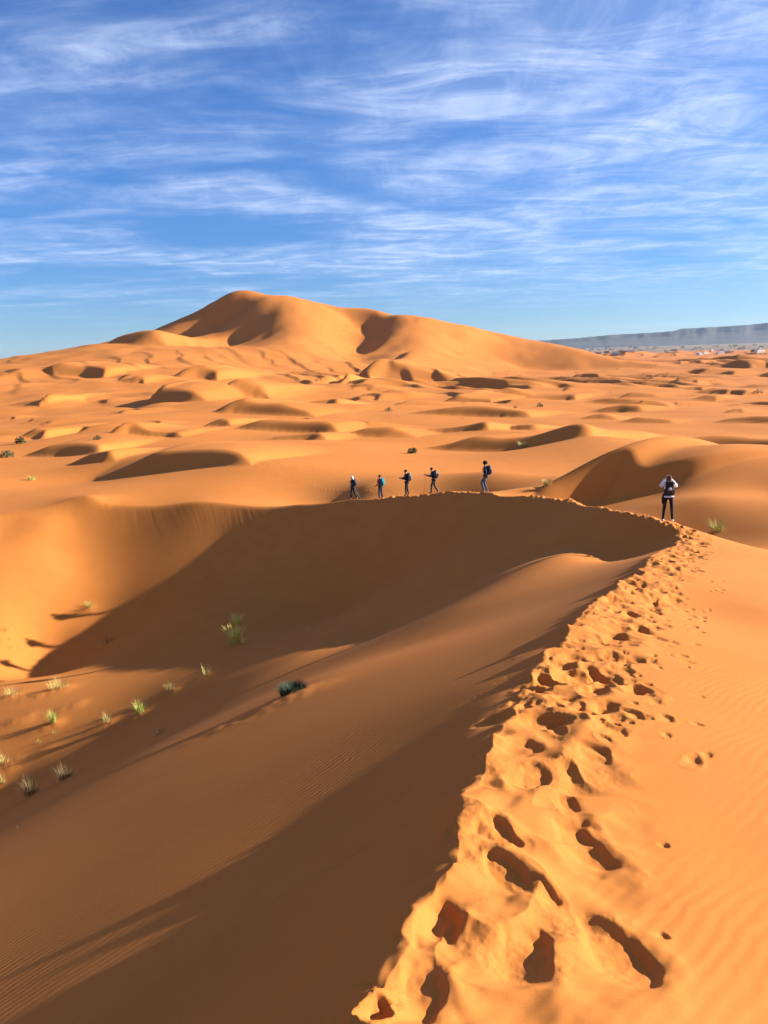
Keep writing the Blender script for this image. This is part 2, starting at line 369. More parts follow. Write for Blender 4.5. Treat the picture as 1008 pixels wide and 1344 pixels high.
def barchan(x, y, L, h, ang):
    d = np.array([math.sin(ang), math.cos(ang)]); t = np.array([d[1], -d[0]])     # d: downwind; t: along the crest
    q = []
    for k in np.linspace(-1, 1, 7):
        p = np.array([x, y]) + t * k * L * .5 + d * (abs(k) ** 2.2) * L * .33 + rng.normal(0, .03, 2) * L
        q.append((p[0], p[1], h * (1 - abs(k) ** 2.5)))
    DUNES.append(Dune(q, ang, lee=.58, wind=.10))
for i in range(95):
    px = rng.uniform(480, 1120); Y = math.exp(rng.uniform(math.log(230), math.log(2600)))
    if px < 860 and 560 < Y < 1400: continue
    x = (px - 504) / F * Y; L = rng.uniform(.05, .11) * Y ** .9 * 1.25; h = L * rng.uniform(.07, .12)
    barchan(x, Y, L, h, math.radians(rng.normal(-105, 22)))
for i in range(26):
    px = rng.uniform(-120, 520); Y = math.exp(rng.uniform(math.log(130), math.log(520)))
    x = (px - 504) / F * Y; L = rng.uniform(.05, .09) * Y; barchan(x, Y, L, L * rng.uniform(.05, .08), math.radians(rng.normal(-110, 25)))

# ------------------------------------------------------------------ footprints along the crest
PRINTS = []          # x, y, angle of the long axis, half length, half width, depth, rim
def frame(X, Y):
    """distance from the crest (positive on the lee side), arc length along it and the direction to the lee"""
    k = slice(None, None, 3); dmin = np.full(X.shape, 1e9); idx = np.zeros(X.shape, np.int32)
    cs, cn, ar = crest_d[k], crest_n[k], arc[k]
    for i, (cx, cy, _) in enumerate(cs):
        q = (X - cx) ** 2 + (Y - cy) ** 2; m = q < dmin
        dmin = np.where(m, q, dmin); idx = np.where(m, i, idx)
    nx, ny = cn[idx, 0], cn[idx, 1]; dx, dy = X - cs[idx, 0], Y - cs[idx, 1]
    return dx * nx + dy * ny, ar[idx] + dx * ny - dy * nx, nx, ny
arc = np.concatenate([[0], np.cumsum(np.linalg.norm(np.diff(crest_d[:, :2], axis=0), axis=1))])
def fg_h(X, Y, lift=True):
    return -smax(-lee_f(X, Y), -wind_f(X, Y), np.maximum(1e-4, .0016 * np.maximum(np.hypot(X, Y) - 8, 0)))
def fg_point(px, py, lo=1.2, hi=60):
    Y = np.exp(np.linspace(math.log(lo), math.log(hi), 3000)); a, b = ray(px, py)
    f = -b * Y - fg_h(a * Y, Y); i = np.where((f[:-1] > 0) & (f[1:] <= 0))[0]
    k = i[0] if len(i) else int(np.argmin(np.abs(f))); return a * Y[k], Y[k]
def pit(px0, py0, px1, py1, wd, depth, rim=.18):
    """a footprint whose long axis runs between two survey pixels, wd = half width in pixels"""
    a = np.array(fg_point(px0, py0)); b = np.array(fg_point(px1, py1)); m = (a + b) / 2
    dep = math.hypot(m[0], m[1]) * 1.15; hw = wd / F * dep * 1.32
    hw = max(hw, .34 * np.linalg.norm(b - a)); PRINTS.append((m[0], m[1], math.atan2(b[1] - a[1], b[0] - a[0]), max(np.linalg.norm(b - a) / 2 * 1.15, hw), hw, depth * 1.4, rim))
for a in [(660,1298,702,1222,34,.062), (806,1300,778,1208,20,.062), (622,1075,652,1112,22,.07), (645,1115,672,1175,21,.06), (745,1080,785,1132,26,.058),
          (690,1035,706,1004,19,.065), (765,1002,797,982,18,.055), (655,990,700,974,13,.055), (690,952,738,936,20,.06), (775,934,806,922,13,.06),
          (628,945,678,930,10,.05), (556,1228,578,1178,20,.06), (540,1350,562,1262,24,.07), (478,1348,505,1318,16,.06), (700,1150,720,1185,14,.03), (740,1040,760,1070,12,.03),
          (745,892,765,878,11,.05), (765,885,800,884,13,.05), (690,893,720,884,14,.05), (740,862,765,858,10,.045), (785,860,808,855,9,.045)]:
    pit(*a)
for px, py, wd, dp in [(872,1107,6,.02), (868,1226,10,.016), (806,950,6,.03), (828,948,3,.02), (850,897,4,.02), (833,922,4,.02), (860,870,4,.02), (830,885,4,.02), (885,843,3,.02), (905,808,3,.02)]:
    pit(px - wd, py - 2, px + wd, py + 3, wd * .6, dp, .1)
# the trodden path beyond: random prints in a band on the windward side of the crest
def on_crest(s):
    return (np.array([np.interp(s, arc, crest_d[:, 0]), np.interp(s, arc, crest_d[:, 1])]), np.array([np.interp(s, arc, crest_n[:, 0]), np.interp(s, arc, crest_n[:, 1])]))
s0 = arc[np.argmin(np.abs(crest_d[:, 1] - 4.9) + 100 * (crest_d[:, 0] > 20))]
s_tip = arc[np.argmin(np.hypot(crest_d[:, 0] - 9.5, crest_d[:, 1] - 23.6))]
s_end = arc[np.argmin(np.hypot(crest_d[:, 0] + 1, crest_d[:, 1] - 51))]
prn = np.random.default_rng(3)
for i in range(400):
    s = prn.uniform(s0, s_tip + 2); p, n = on_crest(s)
    off = abs(prn.normal(.48, .30)) - .03 if prn.random() < .86 else prn.uniform(.9, 1.5)
    p = p - n * off; big = prn.random() < .55 and off < .95
    ang = math.atan2(n[0], -n[1]) + prn.normal(0, .5)
    hl = prn.uniform(.12, .19) if big else prn.uniform(.05, .10)
    PRINTS.append((p[0], p[1], ang, hl, hl * prn.uniform(.5, .8), hl * prn.uniform(.30, .45), .2))
for i in range(150):
    s = prn.uniform(s_tip, s_end); p, n = on_crest(s)
    p = p - n * (abs(prn.normal(0, .22)) - .06); ang = math.atan2(n[0], -n[1]) + prn.normal(0, .4)
    hl = prn.uniform(.15, .24); PRINTS.append((p[0], p[1], ang, hl, hl * .6, hl * prn.uniform(.4, .6), .5))

def meander(n, sa, X, Y):
    """how far the trodden brink is pushed sideways"""
    r = np.hypot(X, Y); w_ = np.exp(-(n / np.where(n > 0, np.maximum(.16, .03 * r), np.maximum(.35, .05 * r))) ** 2) * (1 - smooth(s_end - 8, s_end, sa))
    return w_ * (.13 * fbm(sa * 1.5, sa * 0 + .3, 3, 61) + .05 * fbm(sa * 5.5, sa * 0 + 7.3, 2, 63)) * (.6 + .4 * smooth(2, 8, r))

def detail(X, Y, Z, n, sa):
    """footprints, trodden bumps, slumps on the foreground ridge"""
    r = np.hypot(X, Y); path = 1 - smooth(s_end - 6, s_end, sa)
    band = smooth(-1.15, -.5, n) * (1 - smooth(-.03, .05, n)) * path
    wx = X + .10 * fbm(X * 3.1, Y * 3.1, 2, 91); wy = Y + .10 * fbm(X * 3.1 + 9, Y * 3.1, 2, 92)
    Z = Z + band * (0.062 * fbm(wx * 2.0, wy * 2.0, 2, 5) + 0.055 * (.22 - np.abs(fbm(wx * 2.9 + 3, wy * 2.9, 2, 15))) + 0.0040 * fbm(X * 34, Y * 34, 2, 9) * smooth(.0, .45, fbm(X * 2.4, Y * 2.4, 3, 19)))
    br = np.exp(-(n / .16) ** 2) * path
    Z = Z + br * (1 - smooth(0, .12, n)) * (0.022 * fbm(X * 3.1 + 5, Y * 3.1, 3, 21) - .018 * smooth(.1, .5, fbm(X * 5 + 5, Y * 5, 2, 22)))
    # lee face: avalanche flutes by the untrodden rim, slumped crusts under the near brink
    Z = Z - .022 * smooth(0, .20, n) * path * (1 - smooth(26, 34, r))
    lee_m = smooth(.05, .6, n); late = smooth(s_end - 2, s_end + 10, sa)
    fl = fbm(sa * 4.6 + n * 3.6 + .8 * fbm(sa * .4, n * .4, 2, 35), n * .22, 4, 31)
    Z = Z + lee_m * late * (1 - smooth(1.0, 3.2, n)) * .007 * fl
    sl = fbm(X * 1.1 + 3 + .5 * fbm(X * 1.3, Y * 1.3, 2, 3), (Y - X * .25) * 2.6, 3, 41)
    step = smooth(-.015, .03, sl - .12) * smooth(.12, .5, n) * (1 - smooth(.6, 1.5, n)) * (1 - smooth(6, 11, r)) * smooth(-.1, .35, fbm(X * .8 + 4, Y * .8, 2, 45))
    Z = Z - step * .006
    for mx, my, r_, h_ in MOUNDS:
        k = np.where((np.abs(X - mx) < 6 * r_) & (np.abs(Y - my) < 4 * r_))[0]; dx, dy = X[k] - mx, Y[k] - my
        al = -dx * .95 - dy * .3; ac = dx * .3 - dy * .95
        Z[k] += h_ * np.exp(-(ac / r_) ** 2 - (al / (r_ * np.where(al > 0, 2.6, 1.1))) ** 2) * (1 + .3 * fbm(X[k] * 3, Y[k] * 3, 2, 88))
    for (cx, cy, ang, a, b, dp, rim) in PRINTS:
        R = 2.1 * max(a, b)
        m = np.where((np.abs(X - cx) < R) & (np.abs(Y - cy) < R))[0]
        if not len(m): continue
        x = X[m] - cx; y = Y[m] - cy; f = .55 / a
        x = x + .60 * b * fbm(X[m] * f + cx * 7, Y[m] * f, 2, 77); y = y + .60 * b * fbm(X[m] * f, Y[m] * f + cy * 5, 2, 78)
        ca, sn = math.cos(ang), math.sin(ang)
        u = (x * ca + y * sn) / a; v = (-x * sn + y * ca) / b
        q = np.sqrt(u * u + v * v) * (1 + .22 * fbm(X[m] * 3.2 * f, Y[m] * 3.2 * f, 2, 79))
        # a wide slumped hollow with a sharper print in it; sand has slid in from the left-hand wall, the wall towards the sun stays steep
        lean = np.clip((x * .92 + y * .39) / b, -1.2, 1.2)
        edge = .70 + .26 * smooth(-.5, .6, lean)
        inner = 1 - smooth(edge - .22 - .5 * smooth(.3, -.8, lean), edge + .14, q)
        bowl = (1 - smooth(0, 1.75, q)) ** 1.3
        rough = fbm(X[m] * 3.0 * f + 3, Y[m] * 3.0 * f, 3, 80)
        dz = -dp * (.40 * bowl + .32 * inner * (.70 + .42 * lean + .40 * rough))
        dz += dp * rim * np.exp(-((q - 1.35) / .3) ** 2) * (.3 + 1.0 * fbm(X[m] * 1.1 * f + 1, Y[m] * 1.1 * f, 2, 81))
        Z[m] += dz
    return Z

MOUNDS = [(*fg_point(px, py), r_, h_) for px, py, r_, h_ in [(118, 798, .35, .08), (309, 848, .5, .12), (312, 822, .4, .10), (184, 938, .4, .10), (78, 906, .7, .14), (70, 951, .4, .1), (16, 915, .6, .1), (226, 907, .4, .08),
          (42, 1046, .45, .1), (86, 1024, .45, .1), (141, 950, .35, .06), (384, 914, .6, .1), (30, 945, .5, .1), (100, 925, .4, .07), (60, 985, .4, .06), (8, 1008, .5, .1), (271, 887, .35, .06)]]
def height(X, Y, fine=True):
    X = np.asarray(X, float).ravel(); Y = np.asarray(Y, float).ravel()
    Z = np.empty(X.shape)
    w = (1 - smooth(62, 76, Y)) * (1 - smooth(40, 58, np.abs(X))) * smooth(-60, -40, Y)
    nf = np.where(w < 1)[0]; Z[:] = 0
    Z[nf] = ground0(X[nf], Y[nf])
    nn = np.where(w > 0)[0]
    xn, yn = X[nn], Y[nn]; n_, sa, nx, ny = frame(xn, yn)
    mv = meander(n_, sa, xn, yn) if fine else 0 * xn
    f = fg_h(xn + mv * nx, yn + mv * ny); Z[nn] = f * w[nn] + Z[nn] * (1 - w[nn])
    r = np.hypot(X, Y)
    add = np.zeros(X.shape)
    for d in DUNES:
        m = np.where((X > d.bb[0]) & (X < d.bb[1]) & (Y > d.bb[2]) & (Y < d.bb[3]))[0]
        if len(m): add[m] = np.maximum(add[m], d.add(X[m], Y[m]))
    Z += add
    m = np.where(r > 50)[0]
    x, y = X[m], Y[m]; rr = r[m]
    und = .75 * fbm(x / 22, y / 22, 2, 2) * smooth(72, 130, rr) + 1.9 * fbm(x / 60, y / 60, 3, 4) * smooth(180, 380, rr) + 3.0 * fbm(x / 170, y / 170, 3, 6) * smooth(380, 800, rr)
    flat = 1 - smooth(2200, 3200, rr) * .85
    body = np.zeros(x.shape); kb = np.where((y > 430) & (y < 1600) & (np.abs(x) < 900))[0]; body[kb] = big_h(x[kb], y[kb]) - base_h(x[kb], y[kb])
    for lam, a0, a1, b0, b1, sd in ((26, 190, 320, 900, 1500, 1), (62, 700, 1100, 2300, 3200, 8)):
        s_ = (x * -.90 + y * -.44); t_ = (x * -.44 + y * .90)
        ph = s_ / lam + 1.0 * fbm(t_ / (2.6 * lam), s_ / (3.2 * lam), 3, 50 + sd); fr = ph - np.floor(ph)
        prof = np.where(fr < .80, (fr / .80) ** 1.25, 1 - smooth(.80, 1.0, fr))
        mk = smooth(-.12, .35, fbm(x / (3.1 * lam) + .5 * fr, y / (3.1 * lam), 3, 55 + sd)) * smooth(a0, a1, rr) * (1 - smooth(b0, b1, rr)) * (1 - smooth(6, 20, body)) * (1 - .55 * smooth(0, -120, x)) * (1 - smooth(560, 640, y) * (1 - smooth(980, 1060, y)) * smooth(-40, 60, x) * (1 - smooth(300, 380, x)))
        und = und + lam * .085 * mk * prof
    Z[m] += und * flat
    if fine:
        k = np.where((yn > -3) & (yn < 66) & (np.abs(xn) < 42))[0]; m = nn[k]
        Z[m] = detail(xn[k], yn[k], Z[m], n_[k] + mv[k], sa[k])
    return Z
def H(x, y): return float(height(np.array([x]), np.array([y]))[0])

# ------------------------------------------------------------------ materials
def material(name, rough=.9, spec=.2):
    m = bpy.data.materials.new(name); m.use_nodes = True; t = NT(m.node_tree)
    b = m.node_tree.nodes['Principled BSDF']; b.inputs['Roughness'].default_value = rough
    b.inputs['Specular IOR Level'].default_value = spec
    return m, t, b
def plain(name, col, rough=.85, spec=.25, var=.25, scale=30):
    m, t, b = material(name, rough, spec)
    tc = t.n('ShaderNodeTexCoord'); nz = t.noise(tc.outputs['Object'], scale, 3)
    f = t.mapr(nz, .3, .7)
    t.link(t.mix(f, tuple(c * (1 - var) for c in col), tuple(min(1, c * (1 + var)) for c in col)), b.inputs['Base Color'])
    return m
def sand_material():
    m, t, b = material('orange_sand', .95, .08)
    geo = t.n('ShaderNodeNewGeometry'); pos = geo.outputs['Position']
    sep = t.n('ShaderNodeSeparateXYZ'); t.link(pos, sep.inputs[0])
    n1 = t.noise(pos, .035, 5); n2 = t.noise(pos, .9, 5); n3 = t.noise(pos, 160, 2)
    c = t.mix(t.mapr(n1, .3, .7), (.44, .148, .029), (.49, .170, .037))
    c = t.mix(t.math('MULTIPLY', t.mapr(n2, .35, .7), .35), c, (.395, .128, .025))
    c = t.mix(t.math('MULTIPLY', t.mapr(n3, .35, .75), .36), c, (.28, .095, .025))
    ln = t.n('ShaderNodeVectorMath', operation='LENGTH'); t.link(pos, ln.inputs[0]); r = ln.outputs['Value']
    # far gravel plain is greyer, dotted with scrub
    far = t.mapr(r, 2500, 4200)
    pl = t.mix(t.mapr(t.noise(pos, .006, 6, .65), .4, .62), (.25, .165, .10), (.12, .092, .065))
    c = t.mix(far, c, pl)
    t.link(c, b.inputs['Base Color'])
    # wind ripples, in patches, fading out where they are too small to see
    dot = t.n('ShaderNodeVectorMath', operation='DOT_PRODUCT'); t.link(pos, dot.inputs[0]); dot.inputs[1].default_value = (.73, -.68, 0)
    ph = t.math('ADD', dot.outputs['Value'], t.math('ADD', t.math('MULTIPLY', t.noise(pos, 1.1, 2), .30), t.math('MULTIPLY', t.noise(pos, 5.5, 2), .05)))
    sn = t.math('SINE', t.math('MULTIPLY', ph, 2 * math.pi / .078))
    mask = t.math('MULTIPLY', t.mapr(t.noise(pos, .42, 3), .40, .62, .12, 1), t.mapr(r, 7, 17, 1, 0))
    b1 = t.n('ShaderNodeBump'); b1.inputs['Strength'].default_value = 1; b1.inputs['Distance'].default_value = .0011
    t.link(t.math('MULTIPLY', sn, mask), b1.inputs['Height'])
    b2 = t.n('ShaderNodeBump'); b2.inputs['Strength'].default_value = .5; b2.inputs['Distance'].default_value = .0012
    t.link(t.math('MULTIPLY', t.noise(pos, 260, 3, .7), t.mapr(r, 4, 12, 1, 0)), b2.inputs['Height']); t.link(b1.outputs[0], b2.inputs['Normal'])
    t.link(b2.outputs[0], b.inputs['Normal'])
    return m
SAND = sand_material()

# ------------------------------------------------------------------ the sand: one sheet, fine where it is near
def grid_mesh(name, rings, th, mat):
    A, Rr = np.meshgrid(th, rings); X = (Rr * np.sin(A)).ravel(); Y = (Rr * np.cos(A)).ravel()
    Z = np.concatenate([height(X[i:i + 400000], Y[i:i + 400000]) for i in range(0, len(X), 400000)])
    nr, na = len(rings), len(th)
    i = np.arange(nr - 1)[:, None] * na + np.arange(na - 1)[None]
    quads = np.stack([i, i + 1, i + 1 + na, i + na], -1).reshape(-1, 4)[:, ::-1]
    me = bpy.data.meshes.new(name)
    me.vertices.add(len(X)); me.vertices.foreach_set('co', np.stack([X, Y, Z], 1).astype(np.float32).ravel())
    me.loops.add(quads.size); me.loops.foreach_set('vertex_index', quads.astype(np.int32).ravel())
    me.polygons.add(len(quads)); me.polygons.foreach_set('loop_start', (np.arange(len(quads)) * 4).astype(np.int32))
    me.polygons.foreach_set('use_smooth', np.ones(len(quads), bool))
    me.update(calc_edges=True); me.materials.append(mat)
    o = bpy.data.objects.new(name, me); C.objects.link(o); return o
QUAL = 1.0
def rings_():
    a = [.35]
    while a[-1] < 14500:
        r = a[-1]
        k = .022 if r < 1.2 else .0034 if r < 7 else .0050 if r < 62 else .0075 if r < 1300 else .02
        a.append(r * (1 + k / QUAL))
    return np.array(a)
d2r = math.radians
th = np.concatenate([np.linspace(-180, -70, 12)[:-1], np.linspace(-70, -36, 24)[:-1], np.linspace(-36, -30, 60)[:-1], np.linspace(-30, 30, int(860 * QUAL))[:-1], np.linspace(30, 36, 60)[:-1], np.linspace(36, 70, 24)[:-1], np.linspace(70, 180, 12)])
sand = grid_mesh('sand_dunes', rings_(), np.radians(th), SAND)
sand['kind'] = 'structure'; sand['label'] = 'orange sand dunes with sharp crests and trodden ridge'
print('sand verts', len(sand.data.vertices))

# ------------------------------------------------------------------ far plateau, haze
def tag(o, label=None, cat=None, group=None, kind=None):
    if label: o['label'] = label
    if cat: o['category'] = cat
    if group: o['group'] = group
    if kind: o['kind'] = kind
    return o
def mesh_obj(name, verts, faces, mat, parent=None, smooth_=False):
    me = bpy.data.meshes.new(name); me.from_pydata([tuple(map(float, v)) for v in verts], [], faces); me.update()
    if mat: me.materials.append(mat)
    if smooth_: me.polygons.foreach_set('use_smooth', np.ones(len(me.polygons), bool))
    o = bpy.data.objects.new(name, me); C.objects.link(o)
    if parent: o.parent = parent
    return o
def empty(name, loc, rz=0.0):
    o = bpy.data.objects.new(name, None); o.empty_display_size = .1; C.objects.link(o); o.location = loc; o.rotation_euler = (0, 0, rz); return o
def rock_material():
    m, t, b = material('plateau_rock', .95, .1)
    tc = t.n('ShaderNodeTexCoord'); p = t.mapping(tc.outputs['Object'], scale=(.004, .004, .02))
    c = t.mix(t.mapr(t.noise(p, 1.0, 6), .35, .65), (.05, .045, .045), (.075, .065, .06))
    t.link(c, b.inputs['Base Color']); return m
def plateau():
    prof = [(690, 449), (705, 447), (735, 445.5), (762, 443.5), (800, 439.5), (850, 437), (884, 434.5), (894, 431.5), (930, 429.5), (980, 426.5), (1008, 423.5), (1080, 419), (1180, 414), (1300, 410)]
    n = 240; px = np.linspace(690, 1300, n); top = np.interp(px, [p[0] for p in prof], [p[1] for p in prof])
    V = []; rows = 9; D = 11800.0
    for r in range(rows):
        for i in range(n):
            g = float(fbm(np.array([i * .16]), np.array([r * .15]), 4, 71)[0]); g2 = float(fbm(np.array([i * .9]), np.array([.3]), 2, 72)[0])
            X0, Y0, zt = P(px[i], top[i], D); zb = -66.0; f = r / (rows - 1)
            prof_ = [0, .12, .26, .42, .58, .72, .92, 1.0, 1.0][r]; run = [-1500, -1050, -700, -430, -260, -150, -95, -30, 1500][r]
            z = zb + (zt - zb) * prof_ + (g2 * 5 if r == 7 else 0)
            k = (D + run + g * (110 if 0 < r < 7 else 60)) / D
            V.append((X0 * k, Y0 * k, z - (8 if r == 0 else 0)))
    Fc = [(r * n + i, r * n + i + 1, (r + 1) * n + i + 1, (r + 1) * n + i) for r in range(rows - 1) for i in range(n - 1)]
    o = mesh_obj('hills', V, Fc, rock_material(), smooth_=True)
    tag(o, 'long blue-grey plateau rising along the far right horizon', kind='structure')
plateau()
def haze():
    a, z0, z1 = 16000.0, -80.0, 330.0
    V = [(x, y, z) for z in (z0, z1) for y in (-a, a) for x in (-a, a)]
    o = mesh_obj('haze', V, [(0, 2, 3, 1), (4, 5, 7, 6), (0, 1, 5, 4), (2, 6, 7, 3), (0, 4, 6, 2), (1, 3, 7, 5)], None)
    m = bpy.data.materials.new('haze'); m.use_nodes = True; nt = m.node_tree; nt.nodes.clear()
    out = nt.nodes.new('ShaderNodeOutputMaterial'); v = nt.nodes.new('ShaderNodeVolumePrincipled')
    v.inputs['Color'].default_value = (.55, .73, 1.0, 1); v.inputs['Density'].default_value = HAZE; v.inputs['Anisotropy'].default_value = .2
    nt.links.new(v.outputs[0], out.inputs['Volume']); o.data.materials.append(m)
    tag(o, 'thin desert haze over the far plain', kind='stuff')
HAZE = 1.5e-5
haze()

# ------------------------------------------------------------------ people on the crest
def project(p):
    x, y, z = p; f = y * CP - z * SP; u = x / f; v = (-y * SP - z * CP) / f      # before the roll; v down
    c, s_ = math.cos(-ROLL), math.sin(-ROLL)
    a, b = u * c + v * s_, -v * c + u * s_
    return 504 + F * a, 672 - F * b
crest_pp = np.array([project(p) for p in crest_d])
def crest_at(px, lo=30, hi=56, side=.12):
    k = np.where((crest_d[:, 1] > lo) & (crest_d[:, 1] < hi))[0]; i = k[np.argmin(np.abs(crest_pp[k, 0] - px))]
    x, y = crest_d[i, 0] - crest_n[i, 0] * side, crest_d[i, 1] - crest_n[i, 1] * side
    return x, y, H(x, y)
def skinned(name, joints, bones, mat, parent, sub=2, root=0):
    """joints: name -> (x, y, z, rx[, ry]); one smooth tapering surface grown along the bones"""
    ks = list(joints); idx = {k: i for i, k in enumerate(ks)}
    me = bpy.data.meshes.new(name); me.from_pydata([joints[k][:3] for k in ks], [(idx[a], idx[b]) for a, b in bones], [])
    o = bpy.data.objects.new(name, me); C.objects.link(o); o.parent = parent
    md = o.modifiers.new('skin', 'SKIN'); md.use_smooth_shade = True
    sv = me.skin_vertices[0].data if len(me.skin_vertices) else None
    if sv is None:
        bm_ = __import__('bmesh').new(); bm_.from_mesh(me); bm_.verts.layers.skin.verify(); bm_.to_mesh(me); bm_.free(); sv = me.skin_vertices[0].data
    for i, k in enumerate(ks):
        j = joints[k]; sv[i].radius = (j[3], j[4] if len(j) > 4 else j[3]); sv[i].use_root = (i == root)
    sd = o.modifiers.new('smooth', 'SUBSURF'); sd.levels = sub; sd.render_levels = sub
    me.materials.append(mat); return o
def ball(name, c, r, mat, parent, seg=12, ring=8):
    V = []; Fc = []
    for i in range(ring + 1):
        a = math.pi * i / ring
        for k in range(seg):
            b = 2 * math.pi * k / seg; V.append((c[0] + r[0] * math.sin(a) * math.cos(b), c[1] + r[1] * math.sin(a) * math.sin(b), c[2] + r[2] * math.cos(a)))
    for i in range(ring):
        for k in range(seg):
            Fc.append((i * seg + k, (i + 1) * seg + k, (i + 1) * seg + (k + 1) % seg, i * seg + (k + 1) % seg))
    return mesh_obj(name, V, Fc, mat, parent, True)
def rbox(name, c, s_, mat, parent, bev=.3, taper=1.0):
    """box with rounded edges; taper narrows the top"""
    bm = __import__('bmesh').new(); __import__('bmesh').ops.create_cube(bm, size=1)
    for v in bm.verts:
        t = taper if v.co.z > 0 else 1.0
        v.co = Vector((v.co.x * s_[0] * t, v.co.y * s_[1] * t, v.co.z * s_[2]))
    b_ = __import__('bmesh').ops.bevel(bm, geom=bm.edges[:], offset=min(s_) * bev, segments=3, affect='EDGES', profile=.5)
    bm.transform(Matrix.Translation(c)); me = bpy.data.meshes.new(name); bm.to_mesh(me); bm.free()
    me.polygons.foreach_set('use_smooth', np.ones(len(me.polygons), bool)); me.materials.append(mat)
    o = bpy.data.objects.new(name, me); C.objects.link(o); o.parent = parent; return o
def tube(name, pts, r, mat, parent, seg=7):
    V = []; Fc = []; n = len(pts); pts = [Vector(p) for p in pts]
    rr = r if isinstance(r, (list, tuple)) else [r] * n
    for i, p in enumerate(pts):
        d = (pts[min(i + 1, n - 1)] - pts[max(i - 1, 0)]).normalized(); a = d.orthogonal().normalized(); b = d.cross(a)
        for k in range(seg):
            t = 2 * math.pi * k / seg; V.append(p + (a * math.cos(t) + b * math.sin(t)) * rr[i])
    for i in range(n - 1):
        for k in range(seg):
            Fc.append((i * seg + k, i * seg + (k + 1) % seg, (i + 1) * seg + (k + 1) % seg, (i + 1) * seg + k))
    Fc.append(tuple(range(seg))[::-1]); Fc.append(tuple((n - 1) * seg + k for k in range(seg)))
    return mesh_obj(name, V, Fc, mat, parent, True)

